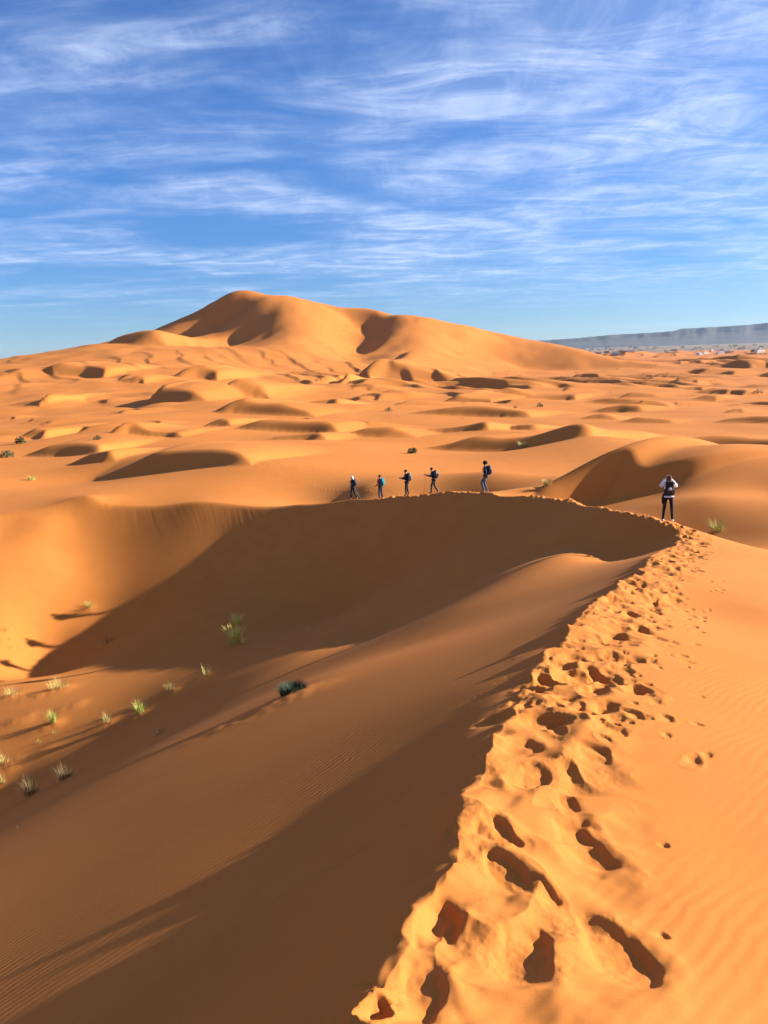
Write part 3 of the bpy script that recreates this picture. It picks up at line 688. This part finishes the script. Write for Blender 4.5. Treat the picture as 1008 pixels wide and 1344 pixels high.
M = {}
def mat(name, col, **k):
    if name not in M: M[name] = plain(name, col, **k)
    return M[name]
SKIN_M = mat('skin', (.36, .20, .13), rough=.6, var=.08)
def person(label, at, az, tall, pose, cloth, head, group=None):
    """joints of the pose in metres for a 1.70 m figure: x to the figure's right, y forward, z up"""
    root = empty('person', at, -az); root.scale = (tall / 1.7,) * 3; tag(root, label, 'person', group)
    J = dict(pelvis=(0, 0, .96), waist=(0, .01, 1.10), chest=(0, .02, 1.28), neck=(0, .03, 1.44), jaw=(0, .055, 1.52), skull=(0, .045, 1.60), crown=(0, .03, 1.66),
             shl=(-.17, .0, 1.385), shr=(.17, .0, 1.385), hipl=(-.085, 0, .90), hipr=(.085, 0, .90))
    J.update(pose); lean = J.pop('lean', 0)
    if lean:
        for k in ('waist', 'chest', 'neck', 'jaw', 'skull', 'crown', 'shl', 'shr', 'ell', 'elr', 'wrl', 'wrr'):
            x, y, z = J[k]; J[k] = (x, y + lean * (z - .96), z - .3 * lean * abs(lean) * (z - .96))
    R = dict(pelvis=(.125, .10), waist=(.115, .09), chest=(.14, .105), neck=(.055, .055), jaw=(.062, .07), skull=(.075, .09), crown=(.055, .065), shl=.06, shr=.06, hipl=.08, hipr=.08,
             ell=.042, elr=.042, wrl=.03, wrr=.03, knl=.056, knr=.056, anl=.04, anr=.04, tol=.035, tor=.035)
    bones = [('pelvis', 'waist'), ('waist', 'chest'), ('chest', 'neck'), ('neck', 'jaw'), ('jaw', 'skull'), ('skull', 'crown'), ('chest', 'shl'), ('chest', 'shr'), ('shl', 'ell'), ('ell', 'wrl'), ('shr', 'elr'), ('elr', 'wrr'),
             ('pelvis', 'hipl'), ('pelvis', 'hipr'), ('hipl', 'knl'), ('knl', 'anl'), ('hipr', 'knr'), ('knr', 'anr'), ('anl', 'tol'), ('anr', 'tor')]
    def jj(k, extra=0.0, scale=1.0):
        r = R[k]; r = r if isinstance(r, tuple) else (r, r)
        return (*J[k], r[0] * scale + extra, r[1] * scale + extra)
    body = {k: jj(k, 0, .92) for k in J}
    nb = list(bones)
    body['nose'] = (J['skull'][0], J['skull'][1] + .095, J['skull'][2] - .035, .012, .016); nb.append(('skull', 'nose'))
    for s_, wr, el in (('l', 'wrl', 'ell'), ('r', 'wrr', 'elr')):                 # hands: palm, four fingers and a thumb, curled a little
        w0 = Vector(J[wr]); d = (w0 - Vector(J[el])).normalized(); side = d.cross(Vector((0, 1, 0.2))).normalized(); curl = side.cross(d).normalized()
        pm = w0 + d * .075; body['palm' + s_] = (*pm, .032, .02); nb.append((wr, 'palm' + s_))
        for f_, (o_, ln) in enumerate(((-.03, .070), (-.01, .082), (.01, .076), (.03, .058))):
            a_ = pm + d * .03 + side * o_; b_ = a_ + d * ln * .55 + curl * .01; c_ = b_ + d * ln * .3 + curl * .03
            for q, pt in (('a', a_), ('b', b_), ('c', c_)): body[f'f{s_}{f_}{q}'] = (*pt, .009, .009)
            nb += [('palm' + s_, f'f{s_}{f_}a'), (f'f{s_}{f_}a', f'f{s_}{f_}b'), (f'f{s_}{f_}b', f'f{s_}{f_}c')]
        t1 = w0 + d * .05 - side * .045 + curl * .01; t2 = t1 + d * .04 - side * .01 + curl * .02
        body['t' + s_ + '1'] = (*t1, .011, .011); body['t' + s_ + '2'] = (*t2, .009, .009); nb += [('palm' + s_, 't' + s_ + '1'), ('t' + s_ + '1', 't' + s_ + '2')]
    skinned('body', body, nb, SKIN_M, root, sub=1)
    top = {k: jj(k, .022) for k in ('pelvis', 'waist', 'chest', 'shl', 'shr', 'ell', 'elr')}
    for k in ('wrl', 'wrr'): top[k] = (*J[k], .042, .042)
    top['neck'] = (*(Vector(J['neck']) - Vector((0, 0, .03))), .075, .075)
    skinned('jacket', top, [('pelvis', 'waist'), ('waist', 'chest'), ('chest', 'neck'), ('chest', 'shl'), ('chest', 'shr'), ('shl', 'ell'), ('ell', 'wrl'), ('shr', 'elr'), ('elr', 'wrr')], cloth['top'], root)
    leg = {k: jj(k, cloth.get('loose', .014)) for k in ('pelvis', 'hipl', 'hipr', 'knl', 'knr', 'anl', 'anr')}
    leg['pelvis'] = (*J['pelvis'], .128, .108)
    skinned('trousers', leg, [('pelvis', 'hipl'), ('pelvis', 'hipr'), ('hipl', 'knl'), ('knl', 'anl'), ('hipr', 'knr'), ('knr', 'anr')], cloth['legs'], root)
    for a_, t_ in (('anl', 'tol'), ('anr', 'tor')):
        A, T = Vector(J[a_]), Vector(J[t_]); hd = A + (A - T) * .35
        sh = dict(a=(*A, .05, .05), b=(A.x, A.y, max(A.z - .05, T.z), .05, .05), t=(*(T + (T - A) * .15), .045, .036), h=(hd.x, hd.y, T.z + .01, .042, .04))
        skinned('shoe', sh, [('a', 'b'), ('b', 't'), ('b', 'h')], cloth['shoes'], root, sub=1)
    s0 = Vector(J['skull'])
    for e in (-1, 1): ball('eye', (s0.x + e * .03, s0.y + .078, s0.z + .0), (.009, .007, .007), mat('eye_dark', (.03, .02, .02)), root, 8, 6)
    for e in (-1, 1): ball('ear', (s0.x + e * .076, s0.y - .0, s0.z - .02), (.012, .02, .03), SKIN_M, root, 8, 6)
    return root, J
def carried(name, root, label, cat, group=None):
    e = empty(name, root.location, root.rotation_euler.z); e.scale = root.scale; tag(e, label, cat, group); return e
def backpack(root, J, label, mats, size=(.30, .19, .46), bulge=True, group=None):
    e = carried('backpack', root, label, 'backpack', group)
    ch = Vector(J['chest']); wa = Vector(J['waist']); up = (ch - wa).normalized(); back = Vector((1, 0, 0)).cross(up).normalized()
    if back.y > 0: back = -back
    rot = Matrix((Vector((1, 0, 0)), -back, up)).transposed().to_4x4()
    c = wa.lerp(ch, .55) + back * (.115 + size[1] / 2); T = Matrix.Translation(c) @ rot
    def put(o): o.matrix_local = T; return o
    put(rbox('main_bag', (0, 0, 0), size, mats[0], e, .32, .9))
    put(rbox('top_lid', (0, .01, size[2] * .5), (size[0] * .92, size[1] * .95, .09), mats[1], e, .4))
    put(rbox('front_pocket', (0, -size[1] * .5 - .015, -size[2] * .12), (size[0] * .72, .07, size[2] * .5), mats[1], e, .4))
    for sx in (-1, 1):
        put(rbox('side_pocket', (sx * size[0] * .5, 0, -size[2] * .22), (.05, size[1] * .7, size[2] * .35), mats[1], e, .4))
        put(tube('strap', [(sx * .10, size[1] * .5, size[2] * .42), (sx * .115, size[1] * .5 + .06, size[2] * .50), (sx * .125, size[1] * .5 + .20, size[2] * .42), (sx * .12, size[1] * .5 + .265, size[2] * .18), (sx * .14, size[1] * .5 + .20, -size[2] * .2), (sx * .14, size[1] * .5 + .02, -size[2] * .42)], .016, mats[2], e))
    return e, T
def pole(root, p0, p1, label, group=None):
    e = carried('trekking_pole', root, label, 'pole', group)
    a, b = Vector(p0), Vector(p1); d = (b - a).normalized()
    tube('shaft', [a, b], [.009, .006], mat('pole_metal', (.38, .37, .36), rough=.4), e, 6)
    tube('handle', [a - d * .13, a - d * .10, a + d * .01], [.012, .018, .014], mat('pole_grip', (.05, .05, .05)), e, 7)
    tube('basket', [b - d * .06, b - d * .05], [.035, .035], mat('pole_grip', (.05, .05, .05)), e, 10)
BLK = mat('black_cloth', (.018, .018, .022), var=.3); NAVY = mat('navy_cloth', (.022, .028, .05)); CHAR = mat('charcoal_cloth', (.035, .033, .035)); WHT = mat('white_cloth', (.72, .72, .76), var=.06)
TEAL = mat('teal_nylon', (.01, .16, .19)); RED = mat('red_cloth', (.34, .035, .03)); GRN = mat('grey_green_nylon', (.10, .11, .085)); GREY = mat('grey_nylon', (.12, .12, .13)); JEAN = mat('denim', (.05, .07, .11))
HAIR = mat('brown_hair', (.10, .05, .025), scale=60, var=.4); DHAIR = mat('dark_hair', (.015, .012, .01)); SHOE = mat('shoe_tan', (.35, .26, .19)); SHOW = mat('shoe_white', (.7, .66, .62), var=.08)
def people():
    # the woman by the bend of the ridge, arms raised to her face, seen from behind
    x, y = fg_point(874, 686, 20, 30); x, y = x + .10, y + .15
    pose = dict(knl=(-.12, .01, .50), knr=(.13, .0, .50), anl=(-.15, -.02, .075), anr=(.17, -.02, .075), tol=(-.17, .12, .035), tor=(.20, .12, .035),
                ell=(-.27, .13, 1.25), elr=(.27, .13, 1.25), wrl=(-.09, .27, 1.50), wrr=(.09, .27, 1.50))
    at = (x, y, H(x, y) - .005); tall = 1.70
    r, J = person('person with long brown hair and white top seen from behind, hands raised to the face', at, math.radians(14), tall, pose, dict(top=WHT, legs=BLK, shoes=SHOW, loose=.006), None)
    s0 = Vector(J['skull'])
    hr = dict(a=(s0.x, s0.y + .0, s0.z + .06, .075, .085), b=(s0.x, s0.y - .02, s0.z - .0, .092, .095), c=(s0.x - .01, s0.y - .075, s0.z - .13, .085, .055), d=(s0.x - .015, s0.y - .12, s0.z - .27, .085, .04), e=(s0.x - .01, s0.y - .15, s0.z - .42, .05, .03))
    skinned('hair', hr, [('a', 'b'), ('b', 'c'), ('c', 'd'), ('d', 'e')], HAIR, r)
    for e in (-1, 1): ball('sleeve', (e * .215, .05, 1.31), (.055, .06, .085), WHT, r)
    e, T = backpack(r, J, 'black backpack with a round white patch, worn by the person with raised hands', (BLK, CHAR, BLK), (.30, .17, .47))
    o = tube('patch', [(0, -.152, .02), (0, -.158, .02)], [.055, .05], WHT, e, 16); o.matrix_local = T
    o = tube('patch_mark', [(0, -.1585, .015), (0, -.161, .015)], [.022, .018], BLK, e, 10); o.matrix_local = T
    o = rbox('hip_belt', (0, .06, -.27), (.33, .28, .045), WHT, e, .4); o.matrix_local = T
    j = carried('jacket', r, 'black jacket tied round the waist of the person with raised hands', 'jacket')
    skinned('jacket_body', dict(a=(-.15, -.06, 1.03, .05, .04), b=(-.19, -.05, .90, .06, .045), c=(-.20, -.04, .72, .045, .035), d=(-.17, -.03, .63, .02, .02)), [('a', 'b'), ('b', 'c'), ('c', 'd')], BLK, j)
    tube('sleeve_knot', [(-.15, -.02, 1.03), (-.08, .12, 1.02), (.06, .13, 1.02), (.15, .0, 1.03)], .025, BLK, j)
    cm = carried('camera', r, 'small dark camera held up in front of the face by the person in white', 'camera')
    rbox('camera_body', (0, .40, 1.60), (.12, .05, .075), BLK, cm, .25); tube('lens', [(0, .42, 1.60), (0, .47, 1.60)], [.03, .028], CHAR, cm, 12)
    AZ = math.radians(-72)
    walk = dict(knl=(-.09, .13, .52), knr=(.09, -.02, .49), anl=(-.09, .16, .09), anr=(.09, -.26, .13), tol=(-.09, .30, .05), tor=(.09, -.14, .05))
    stand = dict(knl=(-.09, .05, .50), knr=(.10, .01, .50), anl=(-.09, .04, .08), anr=(.11, -.08, .08), tol=(-.10, .18, .035), tor=(.12, .06, .035))
    hang = dict(ell=(-.25, -.06, 1.12), wrl=(-.25, .05, .90), elr=(.25, -.06, 1.12), wrr=(.25, .06, .90))
    fore = dict(ell=(-.23, .06, 1.13), wrl=(-.17, .30, 1.15), elr=(.23, .06, 1.13), wrr=(.17, .30, 1.15))
    def cap(r, J, mt, name='hair', big=1.0):
        s0 = Vector(J['skull']); ball(name, (s0.x, s0.y - .012, s0.z + .025), (.088 * big, .10 * big, .085 * big), mt, r)
    # from left to right along the crest
    p = crest_at(463); r, J = person('person with a white head covering and dark jacket, leading the line at its left end', p, math.radians(-60), 1.68, {**walk, **hang, 'lean': .05}, dict(top=CHAR, legs=BLK, shoes=SHOE), None)
    cap(r, J, WHT, 'headscarf', 1.08); s0 = Vector(J['skull']); tube('scarf_tail', [(s0.x, s0.y - .05, s0.z - .02), (s0.x, s0.y - .09, s0.z - .10), (s0.x, s0.y - .08, s0.z - .17)], [.06, .07, .05], WHT, r)
    backpack(r, J, 'dark blue backpack on the person with the white head covering', (NAVY, NAVY, BLK), (.29, .17, .44))
    pole(r, (.25, .10, .92), (.30, -.42, .02), 'thin trekking pole trailing behind the person with the white head covering')
    p = crest_at(498); r, J = person('second person from the left, red layer round the hips under a teal pack', p, math.radians(-50), 1.72, {**stand, **hang, 'wrl': (-.27, .16, .98)}, dict(top=RED, legs=NAVY, shoes=SHOE), None)
    cap(r, J, DHAIR)
    skinned('hip_layer', dict(a=(0, 0, .90, .145, .115), b=(0, 0, 1.04, .14, .11)), [('a', 'b')], RED, r)
    backpack(r, J, 'teal backpack on the person with the red layer', (TEAL, TEAL, BLK), (.32, .20, .47))
    pole(r, (-.27, .20, .98), (-.42, 1.15, .60), 'long pale pole held level to the left by the person with the teal pack')
    p = crest_at(533); r, J = person('third person from the left, all in dark clothes, both hands held together in front', p, AZ, 1.76, {**stand, **fore, 'lean': .04}, dict(top=BLK, legs=BLK, shoes=SHOE), None)
    cap(r, J, DHAIR, 'hair', 1.03); backpack(r, J, 'grey green backpack on the person in dark clothes with hands held in front', (GRN, GRN, BLK), (.30, .20, .48))
    p = crest_at(567); r, J = person('person leaning forward on a pole, fourth from the left in the line', p, AZ, 1.66, {**walk, **fore, 'wrl': (-.2, .40, 1.22), 'lean': .16}, dict(top=NAVY, legs=CHAR, shoes=SHOE), None)
    cap(r, J, DHAIR); backpack(r, J, 'dark grey backpack on the person leaning forward', (GREY, CHAR, BLK), (.31, .21, .48))
    pole(r, (-.2, .48, 1.24), (-.22, .62, .02), 'upright trekking pole planted in front of the person leaning forward')
    pole(r, (.17, .36, 1.16), (.24, -.42, .02), 'slanting trekking pole reaching back behind the person leaning forward')
    p = crest_at(634); r, J = person('tall person with bushy dark hair stepping down, at the right end of the walking line', p, AZ, 1.78, {**walk, 'knl': (-.09, .20, .55), 'anl': (-.09, .06, .12), 'tol': (-.09, .19, .07), 'knr': (.09, .10, .50), 'anr': (.09, -.10, .09), 'tor': (.09, .03, .035), **hang, 'lean': -.02}, dict(top=NAVY, legs=JEAN, shoes=SHOE), None)
    cap(r, J, DHAIR, 'hair', 1.35); backpack(r, J, 'black backpack on the tallest walker with bushy hair', (BLK, NAVY, BLK), (.30, .18, .45))
people()

# ------------------------------------------------------------------ grass, shrubs
def grass_material(name, dry, green):
    m, t, b = material(name, .7, .2)
    at = t.n('ShaderNodeAttribute', attribute_name='tint'); t.link(t.mix(at.outputs['Fac'], dry, green), b.inputs['Base Color'])
    return m
PALE = grass_material('pale_grass', (.46, .36, .14), (.38, .34, .09)); BRIGHT = grass_material('painted_sun_grass', (.74, .62, .17), (.60, .60, .11)); LIME = grass_material('lime_grass', (.46, .40, .12), (.27, .34, .06)); DARKG = grass_material('dark_bush', (.045, .055, .035), (.03, .05, .025)); BROWNG = grass_material('brown_twigs', (.20, .13, .06), (.15, .13, .06))  # BRIGHT: sunlight put into the colour, for tufts that stand in shade
def blades(rg, n, h, spread, lean, w, droop=.35):
    V, Fc, T = [], [], []
    for i in range(n):
        a = rg.uniform(0, 2 * math.pi); r0 = spread * math.sqrt(rg.random()) * .45; L = h * rg.uniform(.45, 1.0); ln = lean * rg.uniform(.1, 1.0)
        d = np.array([math.cos(a + rg.normal(0, .5)), math.sin(a + rg.normal(0, .5)), 0]); p0 = np.array([math.cos(a) * r0, math.sin(a) * r0, -.04]); sd = np.array([-d[1], d[0], 0]) * w * rg.uniform(.6, 1.3)
        tn = rg.random(); k0 = len(V)
        for s_, wd in ((0, 1), (.4, .85), (.75, .55)):
            p = p0 + np.array([0, 0, 1]) * L * (s_ - droop * ln * s_ * s_ * .6) + d * L * ln * (s_ * .4 + .6 * s_ * s_)
            V += [p - sd * wd, p + sd * wd]; T += [tn, tn]
        V.append(p0 + np.array([0, 0, 1]) * L * (1 - droop * ln * .6) + d * L * ln); T.append(tn)
        Fc += [(k0, k0 + 1, k0 + 3, k0 + 2), (k0 + 2, k0 + 3, k0 + 5, k0 + 4), (k0 + 4, k0 + 5, k0 + 6)]
    return V, Fc, T
def tuft(name, label, px, py, hpx, n, mt, cat='grass', spread=.5, lean=.6, w=.0042, lo=1.5, far=False, group=None, sink=0.0):
    if far:
        Y = np.exp(np.linspace(math.log(lo), math.log(1500), 6000)); a, b = ray(px, py); z = height(a * Y, Y, False); i = np.where(-b * Y <= z)[0]
        k = i[0] if len(i) else -1; x, y = a * Y[k], Y[k]
    else: x, y = fg_point(px, py, lo)
    h = hpx / F * math.hypot(x, y) * .86; n = int(n * 1.7); rg = np.random.default_rng(int(px * 31 + py))
    V, Fc, T = blades(rg, n, h, spread * h, lean, w * h / .6)
    o = mesh_obj(name, V, Fc, mt); at = o.data.attributes.new('tint', 'FLOAT', 'POINT'); at.data.foreach_set('value', np.array(T, np.float32))
    o.location = (x, y, H(x, y) - sink); tag(o, label, cat, group); return o
G = 'grass_tuft'
for a in [
    (G, 'small yellow green tuft on the upper edge of the long shadow', 118, 798, 13, 60, LIME, .9, .8),
    (G, 'low green tuft at the left edge above the shadow fingertip', 8, 825, 10, 60, LIME, 1.6, .9),
    (G, 'tiny green sprig just under the low green tuft at the left edge', 13, 838, 6, 25, LIME, 1.2, .8),
    (G, 'small green sprig, lowest of the three beside the fingertip of shadow', 14, 849, 7, 25, LIME, 1.2, .8),
    (G, 'sparse brown tuft lying inside the long shadow above its fingertip', 142, 842, 17, 40, BROWNG, 1.1, 1.0),
    (G, 'rounded yellow green tuft just above the biggest tuft in the hollow', 311, 821, 22, 110, BRIGHT, .5, .75),
    (G, 'biggest bright yellow green tuft in the middle of the shaded hollow', 309, 847, 36, 170, BRIGHT, .4, .6),
    (G, 'short side tuft touching the right of the biggest tuft in the hollow', 321, 846, 20, 40, BRIGHT, .4, .5),
    (G, 'thin pale stalk leaning left on the dark slope right of the biggest tuft', 404, 828, 22, 7, PALE, .5, .6),
    (G, 'pale tuft with one tall straight stalk at the tip of the sunlit wedge', 271, 886, 22, 40, PALE, .5, .9),
    (G, 'straw coloured low tuft left of the one with a tall stalk', 226, 906, 16, 60, PALE, 1.2, .9),
    (G, 'bright fan shaped tuft on the lower shadow line of the sunlit wedge', 184, 938, 25, 120, LIME, .45, .8),
    (G, 'thin upright tuft with a long shadow, left of the fan shaped one', 141, 949, 21, 45, PALE, .5, .55),
    (G, 'broad pale cushion of dry grass in the middle of the sunlit wedge', 78, 905, 16, 170, PALE, 1.9, .9),
    (G, 'green tuft with straw base standing below the broad pale cushion', 70, 950, 23, 100, LIME, .55, .7),
    (G, 'low pale spreading grass near the left edge of the sunlit wedge', 16, 914, 13, 120, PALE, 2.2, .9),
    (G, 'small green sprig below and right of the green tuft with straw base', 72, 962, 8, 30, LIME, .8, .7),
    (G, 'small dark green sprig casting a shadow, lowest in the sunlit wedge', 51, 974, 9, 35, LIME, .8, .7),
    (G, 'straw tuft cut by the left edge of the photo, upper of two', 6, 1002, 18, 60, PALE, .8, .9),
    (G, 'straw tuft cut by the left edge of the photo, lower of two', 4, 1026, 18, 40, PALE, .5, .7),
    (G, 'tall dull tuft in shade just under the lower shadow line', 42, 1046, 34, 90, BROWNG, .6, .55),
    (G, 'dull bushy tuft in shade right of the tall dull one', 86, 1024, 30, 90, BROWNG, .7, .6),
    (G, 'faint sparse tuft in shade below the fan shaped one', 209, 963, 22, 30, BROWNG, .7, .7),
    (G, 'tiny dark twig low in the shade at the left', 25, 1086, 13, 8, BROWNG, .3, .4),
    (G, 'tiny pale sprig inside the tip of shadow above the sunlit wedge', 212, 862, 8, 8, PALE, .4, .4),
]:
    n_, lab, px, py, hp, cnt, mt, spr, ln = a
    tuft(n_, lab, px, py, hp, cnt, mt, 'grass tuft', spr, ln)
tuft('dark_bush', 'dense dark green cushion bush half hidden by the lower slope', 384, 913, 19, 1000, DARKG, 'bush', 2.3, .9, .010)
tuft(G, 'yellow green grass tuft on the sand right of the person in white', 942, 697, 22, 130, LIME, 'grass tuft', .7, .75, lo=20)
tuft(G, 'pale dry tuft in the dark slope behind the crest', 718, 636, 12, 90, PALE, 'grass tuft', 1.0, .8, .012, lo=40, far=True)
tuft(G, 'pale grey tuft at the foot of the dark slip face behind the walkers', 686, 587, 12, 90, PALE, 'grass tuft', 1.1, .8, .012, lo=64, far=True)
tuft(G, 'small tuft on the sunlit dune back above the person in white', 831, 585, 7, 60, BROWNG, 'grass tuft', 1.0, .8, .014, lo=50, far=True)
tuft(G, 'dry grass clump on the bright sand at the left, above the ridge', 41, 630, 8, 70, LIME, 'grass tuft', 1.5, .8, .014, lo=64, far=True)

def shrub(name, label, px, py, wpx, hpx, n, lo=64, group=None, cat='shrub', parts=True, at=None):
    if at is None:
        Y = np.exp(np.linspace(math.log(lo), math.log(2500), 5000)); a, b = ray(px, py); z = height(a * Y, Y, False); i = np.where(-b * Y <= z)[0]
        k = i[0] if len(i) else -1; x, y = a * Y[k], Y[k]; z = z[k]
    else: x, y, z = at
    s_ = math.hypot(x, y) / F; w_, h = wpx * s_, hpx * s_; rg = np.random.default_rng(int(px * 17 + py * 3))
    V, Fc, T = [], [], []
    for i in range(n):
        c = rg.normal(0, 1, 3); c /= np.linalg.norm(c); c[2] = abs(c[2]); c *= rg.uniform(.55, 1.0); p = np.array([c[0] * w_ * .5, c[1] * w_ * .5, c[2] * h * .85 + h * .08]) + rg.normal(0, .05, 3) * h
        a_ = rg.normal(0, 1, 3); a_ /= np.linalg.norm(a_); b_ = np.cross(a_, rg.normal(0, 1, 3)); b_ /= np.linalg.norm(b_) + 1e-6; e_ = h * rg.uniform(.07, .15)
        k0 = len(V); V += [p - a_ * e_, p + b_ * e_ * .6, p + a_ * e_, p - b_ * e_ * .6]; tn = rg.random(); T += [tn] * 4; Fc.append((k0, k0 + 1, k0 + 2, k0 + 3))
    if parts:
        o = empty(name, (x, y, z - .02)); f = mesh_obj('crown', V, Fc, SHRUB, o)
        for i in range(4):
            t = i * 1.7; tube('stem', [(0, 0, -.05), (math.cos(t) * w_ * .12, math.sin(t) * w_ * .12, h * .35), (math.cos(t) * w_ * .3, math.sin(t) * w_ * .3, h * .75)], [h * .04, h * .03, h * .015], TWIG, o, 5)
    else: o = f = mesh_obj(name, V, Fc, SHRUB); o.location = (x, y, z - .02)
    f.data.attributes.new('tint', 'FLOAT', 'POINT').data.foreach_set('value', np.array(T, np.float32))
    tag(o, label, cat, group); return o
SHRUB = grass_material('shrub_leaves', (.060, .075, .025), (.035, .055, .02)); TWIG = mat('twig', (.12, .08, .05))
for a in [('green leafy shrub on the sand behind the third and fourth walkers', 541, 595, 15, 9, 260), ('round green shrub at the far left, upper of two', 27, 582, 13, 9, 240), ('dark green shrub at the left edge, lower of two', 9, 600, 18, 9, 240),
          ('small green shrub between small dunes right of the two at the left', 128, 577, 12, 6, 160), ('dark shrub on the flat sand below the big dune near mid picture', 510, 540, 11, 6, 140), ('dark shrub on the sand below the right flank of the big dune', 709, 534, 9, 6, 140),
          ('small dark shrub left of the one below the right flank', 676, 536, 6, 4, 80), ('small shrub at the right below the plain', 995, 516, 12, 5, 120), ('tiny shrub on the wave of sand at mid right', 842, 528, 4, 3, 50)]:
    lab, px, py, w_, h_, n_ = a; shrub('shrub', lab, px, py, w_, h_, n_)
sr = np.random.default_rng(11)
def dots(n, fx, fy, lab, grp, lo=400, size=(2.5, 5)):
    for i in range(n):
        w_ = sr.uniform(*size); shrub('desert_shrub', lab, fx(), fy(), w_, w_ * .6, 22, lo, grp, 'shrub', False)
dots(18, lambda: sr.normal(470, 12), lambda: sr.normal(434, 9), 'tiny dark shrub on the upper slope of the big dune left of its S-shaped crest', 'shrubs on the upper slope of the big dune')
dots(6, lambda: sr.normal(607, 4), lambda: sr.normal(463, 4), 'tiny dark shrub in the crease of the right flank of the big dune', 'shrubs in the crease of the big dune')
dots(26, lambda: sr.uniform(622, 800), lambda: sr.normal(492, 4), 'tiny dark shrub along the right foot of the big dune', 'shrubs along the foot of the big dune')
dots(16, lambda: sr.uniform(690, 1000), lambda: sr.uniform(478, 530), 'tiny dark shrub scattered over the dune field at the right', 'shrubs scattered over the right dune field', 150, (3, 6))
dots(10, lambda: sr.uniform(150, 180), lambda: sr.uniform(468, 480), 'tiny dark shrub high on the left shoulder of the big dune', 'shrubs on the left shoulder', 400, (2, 3.5))
dots(12, lambda: sr.uniform(500, 640), lambda: sr.uniform(538, 566), 'tiny dark shrub on the flat sand before the big dune', 'shrubs on the flat sand', 120, (2.5, 4.5))

# ------------------------------------------------------------------ the far village on the plain
MUD = mat('mud_wall', (.42, .28, .19), var=.12, scale=.5); LIMEW = mat('lime_wall', (.74, .70, .64), var=.05, scale=.5); DARKW = mat('dark_opening', (.05, .04, .035))
vr = np.random.default_rng(23)
def far_at(px, py):
    Y = np.exp(np.linspace(math.log(1300), math.log(9000), 3000)); a, b = ray(px, py); z = height(a * Y, Y, False); i = np.where(-b * Y <= z)[0]
    k = i[0] if len(i) else len(Y) - 1; return a * Y[k], Y[k], z[k]
for i in range(44):
    px = vr.uniform(770, 1006) if i < 34 else vr.uniform(905, 1000); py = (461.5 - (px - 770) * .006 + vr.normal(0, 2.2)); x, y, z = far_at(px, py)
    white = (i % 3 == 0) or i >= 34; w_ = vr.uniform(8, 22); d_ = vr.uniform(8, 14); h = vr.uniform(4, 7)
    o = empty('village_house', (x, y, z - .3), vr.uniform(-.5, .5)); m_ = LIMEW if white else MUD
    mesh_obj('wall', [(sx * w_ / 2, sy * d_ / 2, sz * h) for sz in (0, 1) for sy in (-1, 1) for sx in (-1, 1)], [(0, 1, 5, 4), (1, 3, 7, 5), (3, 2, 6, 7), (2, 0, 4, 6)], m_, o)
    mesh_obj('roof', [(sx * (w_ / 2 - .3), sy * (d_ / 2 - .3), h - .6) for sy in (-1, 1) for sx in (-1, 1)], [(0, 1, 3, 2)], m_, o)
    for k in range(2): mesh_obj('window', [(-w_ * .3 + k * w_ * .45 + dx, -d_ / 2 - .05, h * .4 + dz) for dx, dz in ((0, 0), (1.4, 0), (1.4, 1.8), (0, 1.8))], [(0, 1, 2, 3)], DARKW, o)
    tag(o, ('tiny white flat-roofed house among the far village buildings' if white else 'tiny mud coloured flat-roofed house of the far village'), 'house', 'white houses of the far village' if white else 'mud houses of the far village')
for px, py, w_, h_ in [(757, 459, 9, 4), (765, 458, 8, 4), (776, 458.5, 7, 4), (797, 457.5, 9, 5), (803, 458, 8, 4), (829, 457, 9, 5), (835, 457, 6, 4), (860, 456.5, 8, 4), (896, 456, 7, 4), (912, 457, 6, 4), (918, 457, 7, 4), (961, 455, 10, 5), (967, 455, 9, 5), (975, 455.5, 7, 4), (990, 453, 6, 3), (1000, 471, 8, 4), (884, 467, 7, 4), (940, 454, 6, 3), (850, 457, 6, 3), (815, 459, 6, 3)]:
    shrub('village_tree', 'dark clump of a tree among the far village houses', px, py + 1.5, w_, h_, 60, group='trees of the far village', cat='tree', parts=False, at=far_at(px, py + 1.5))
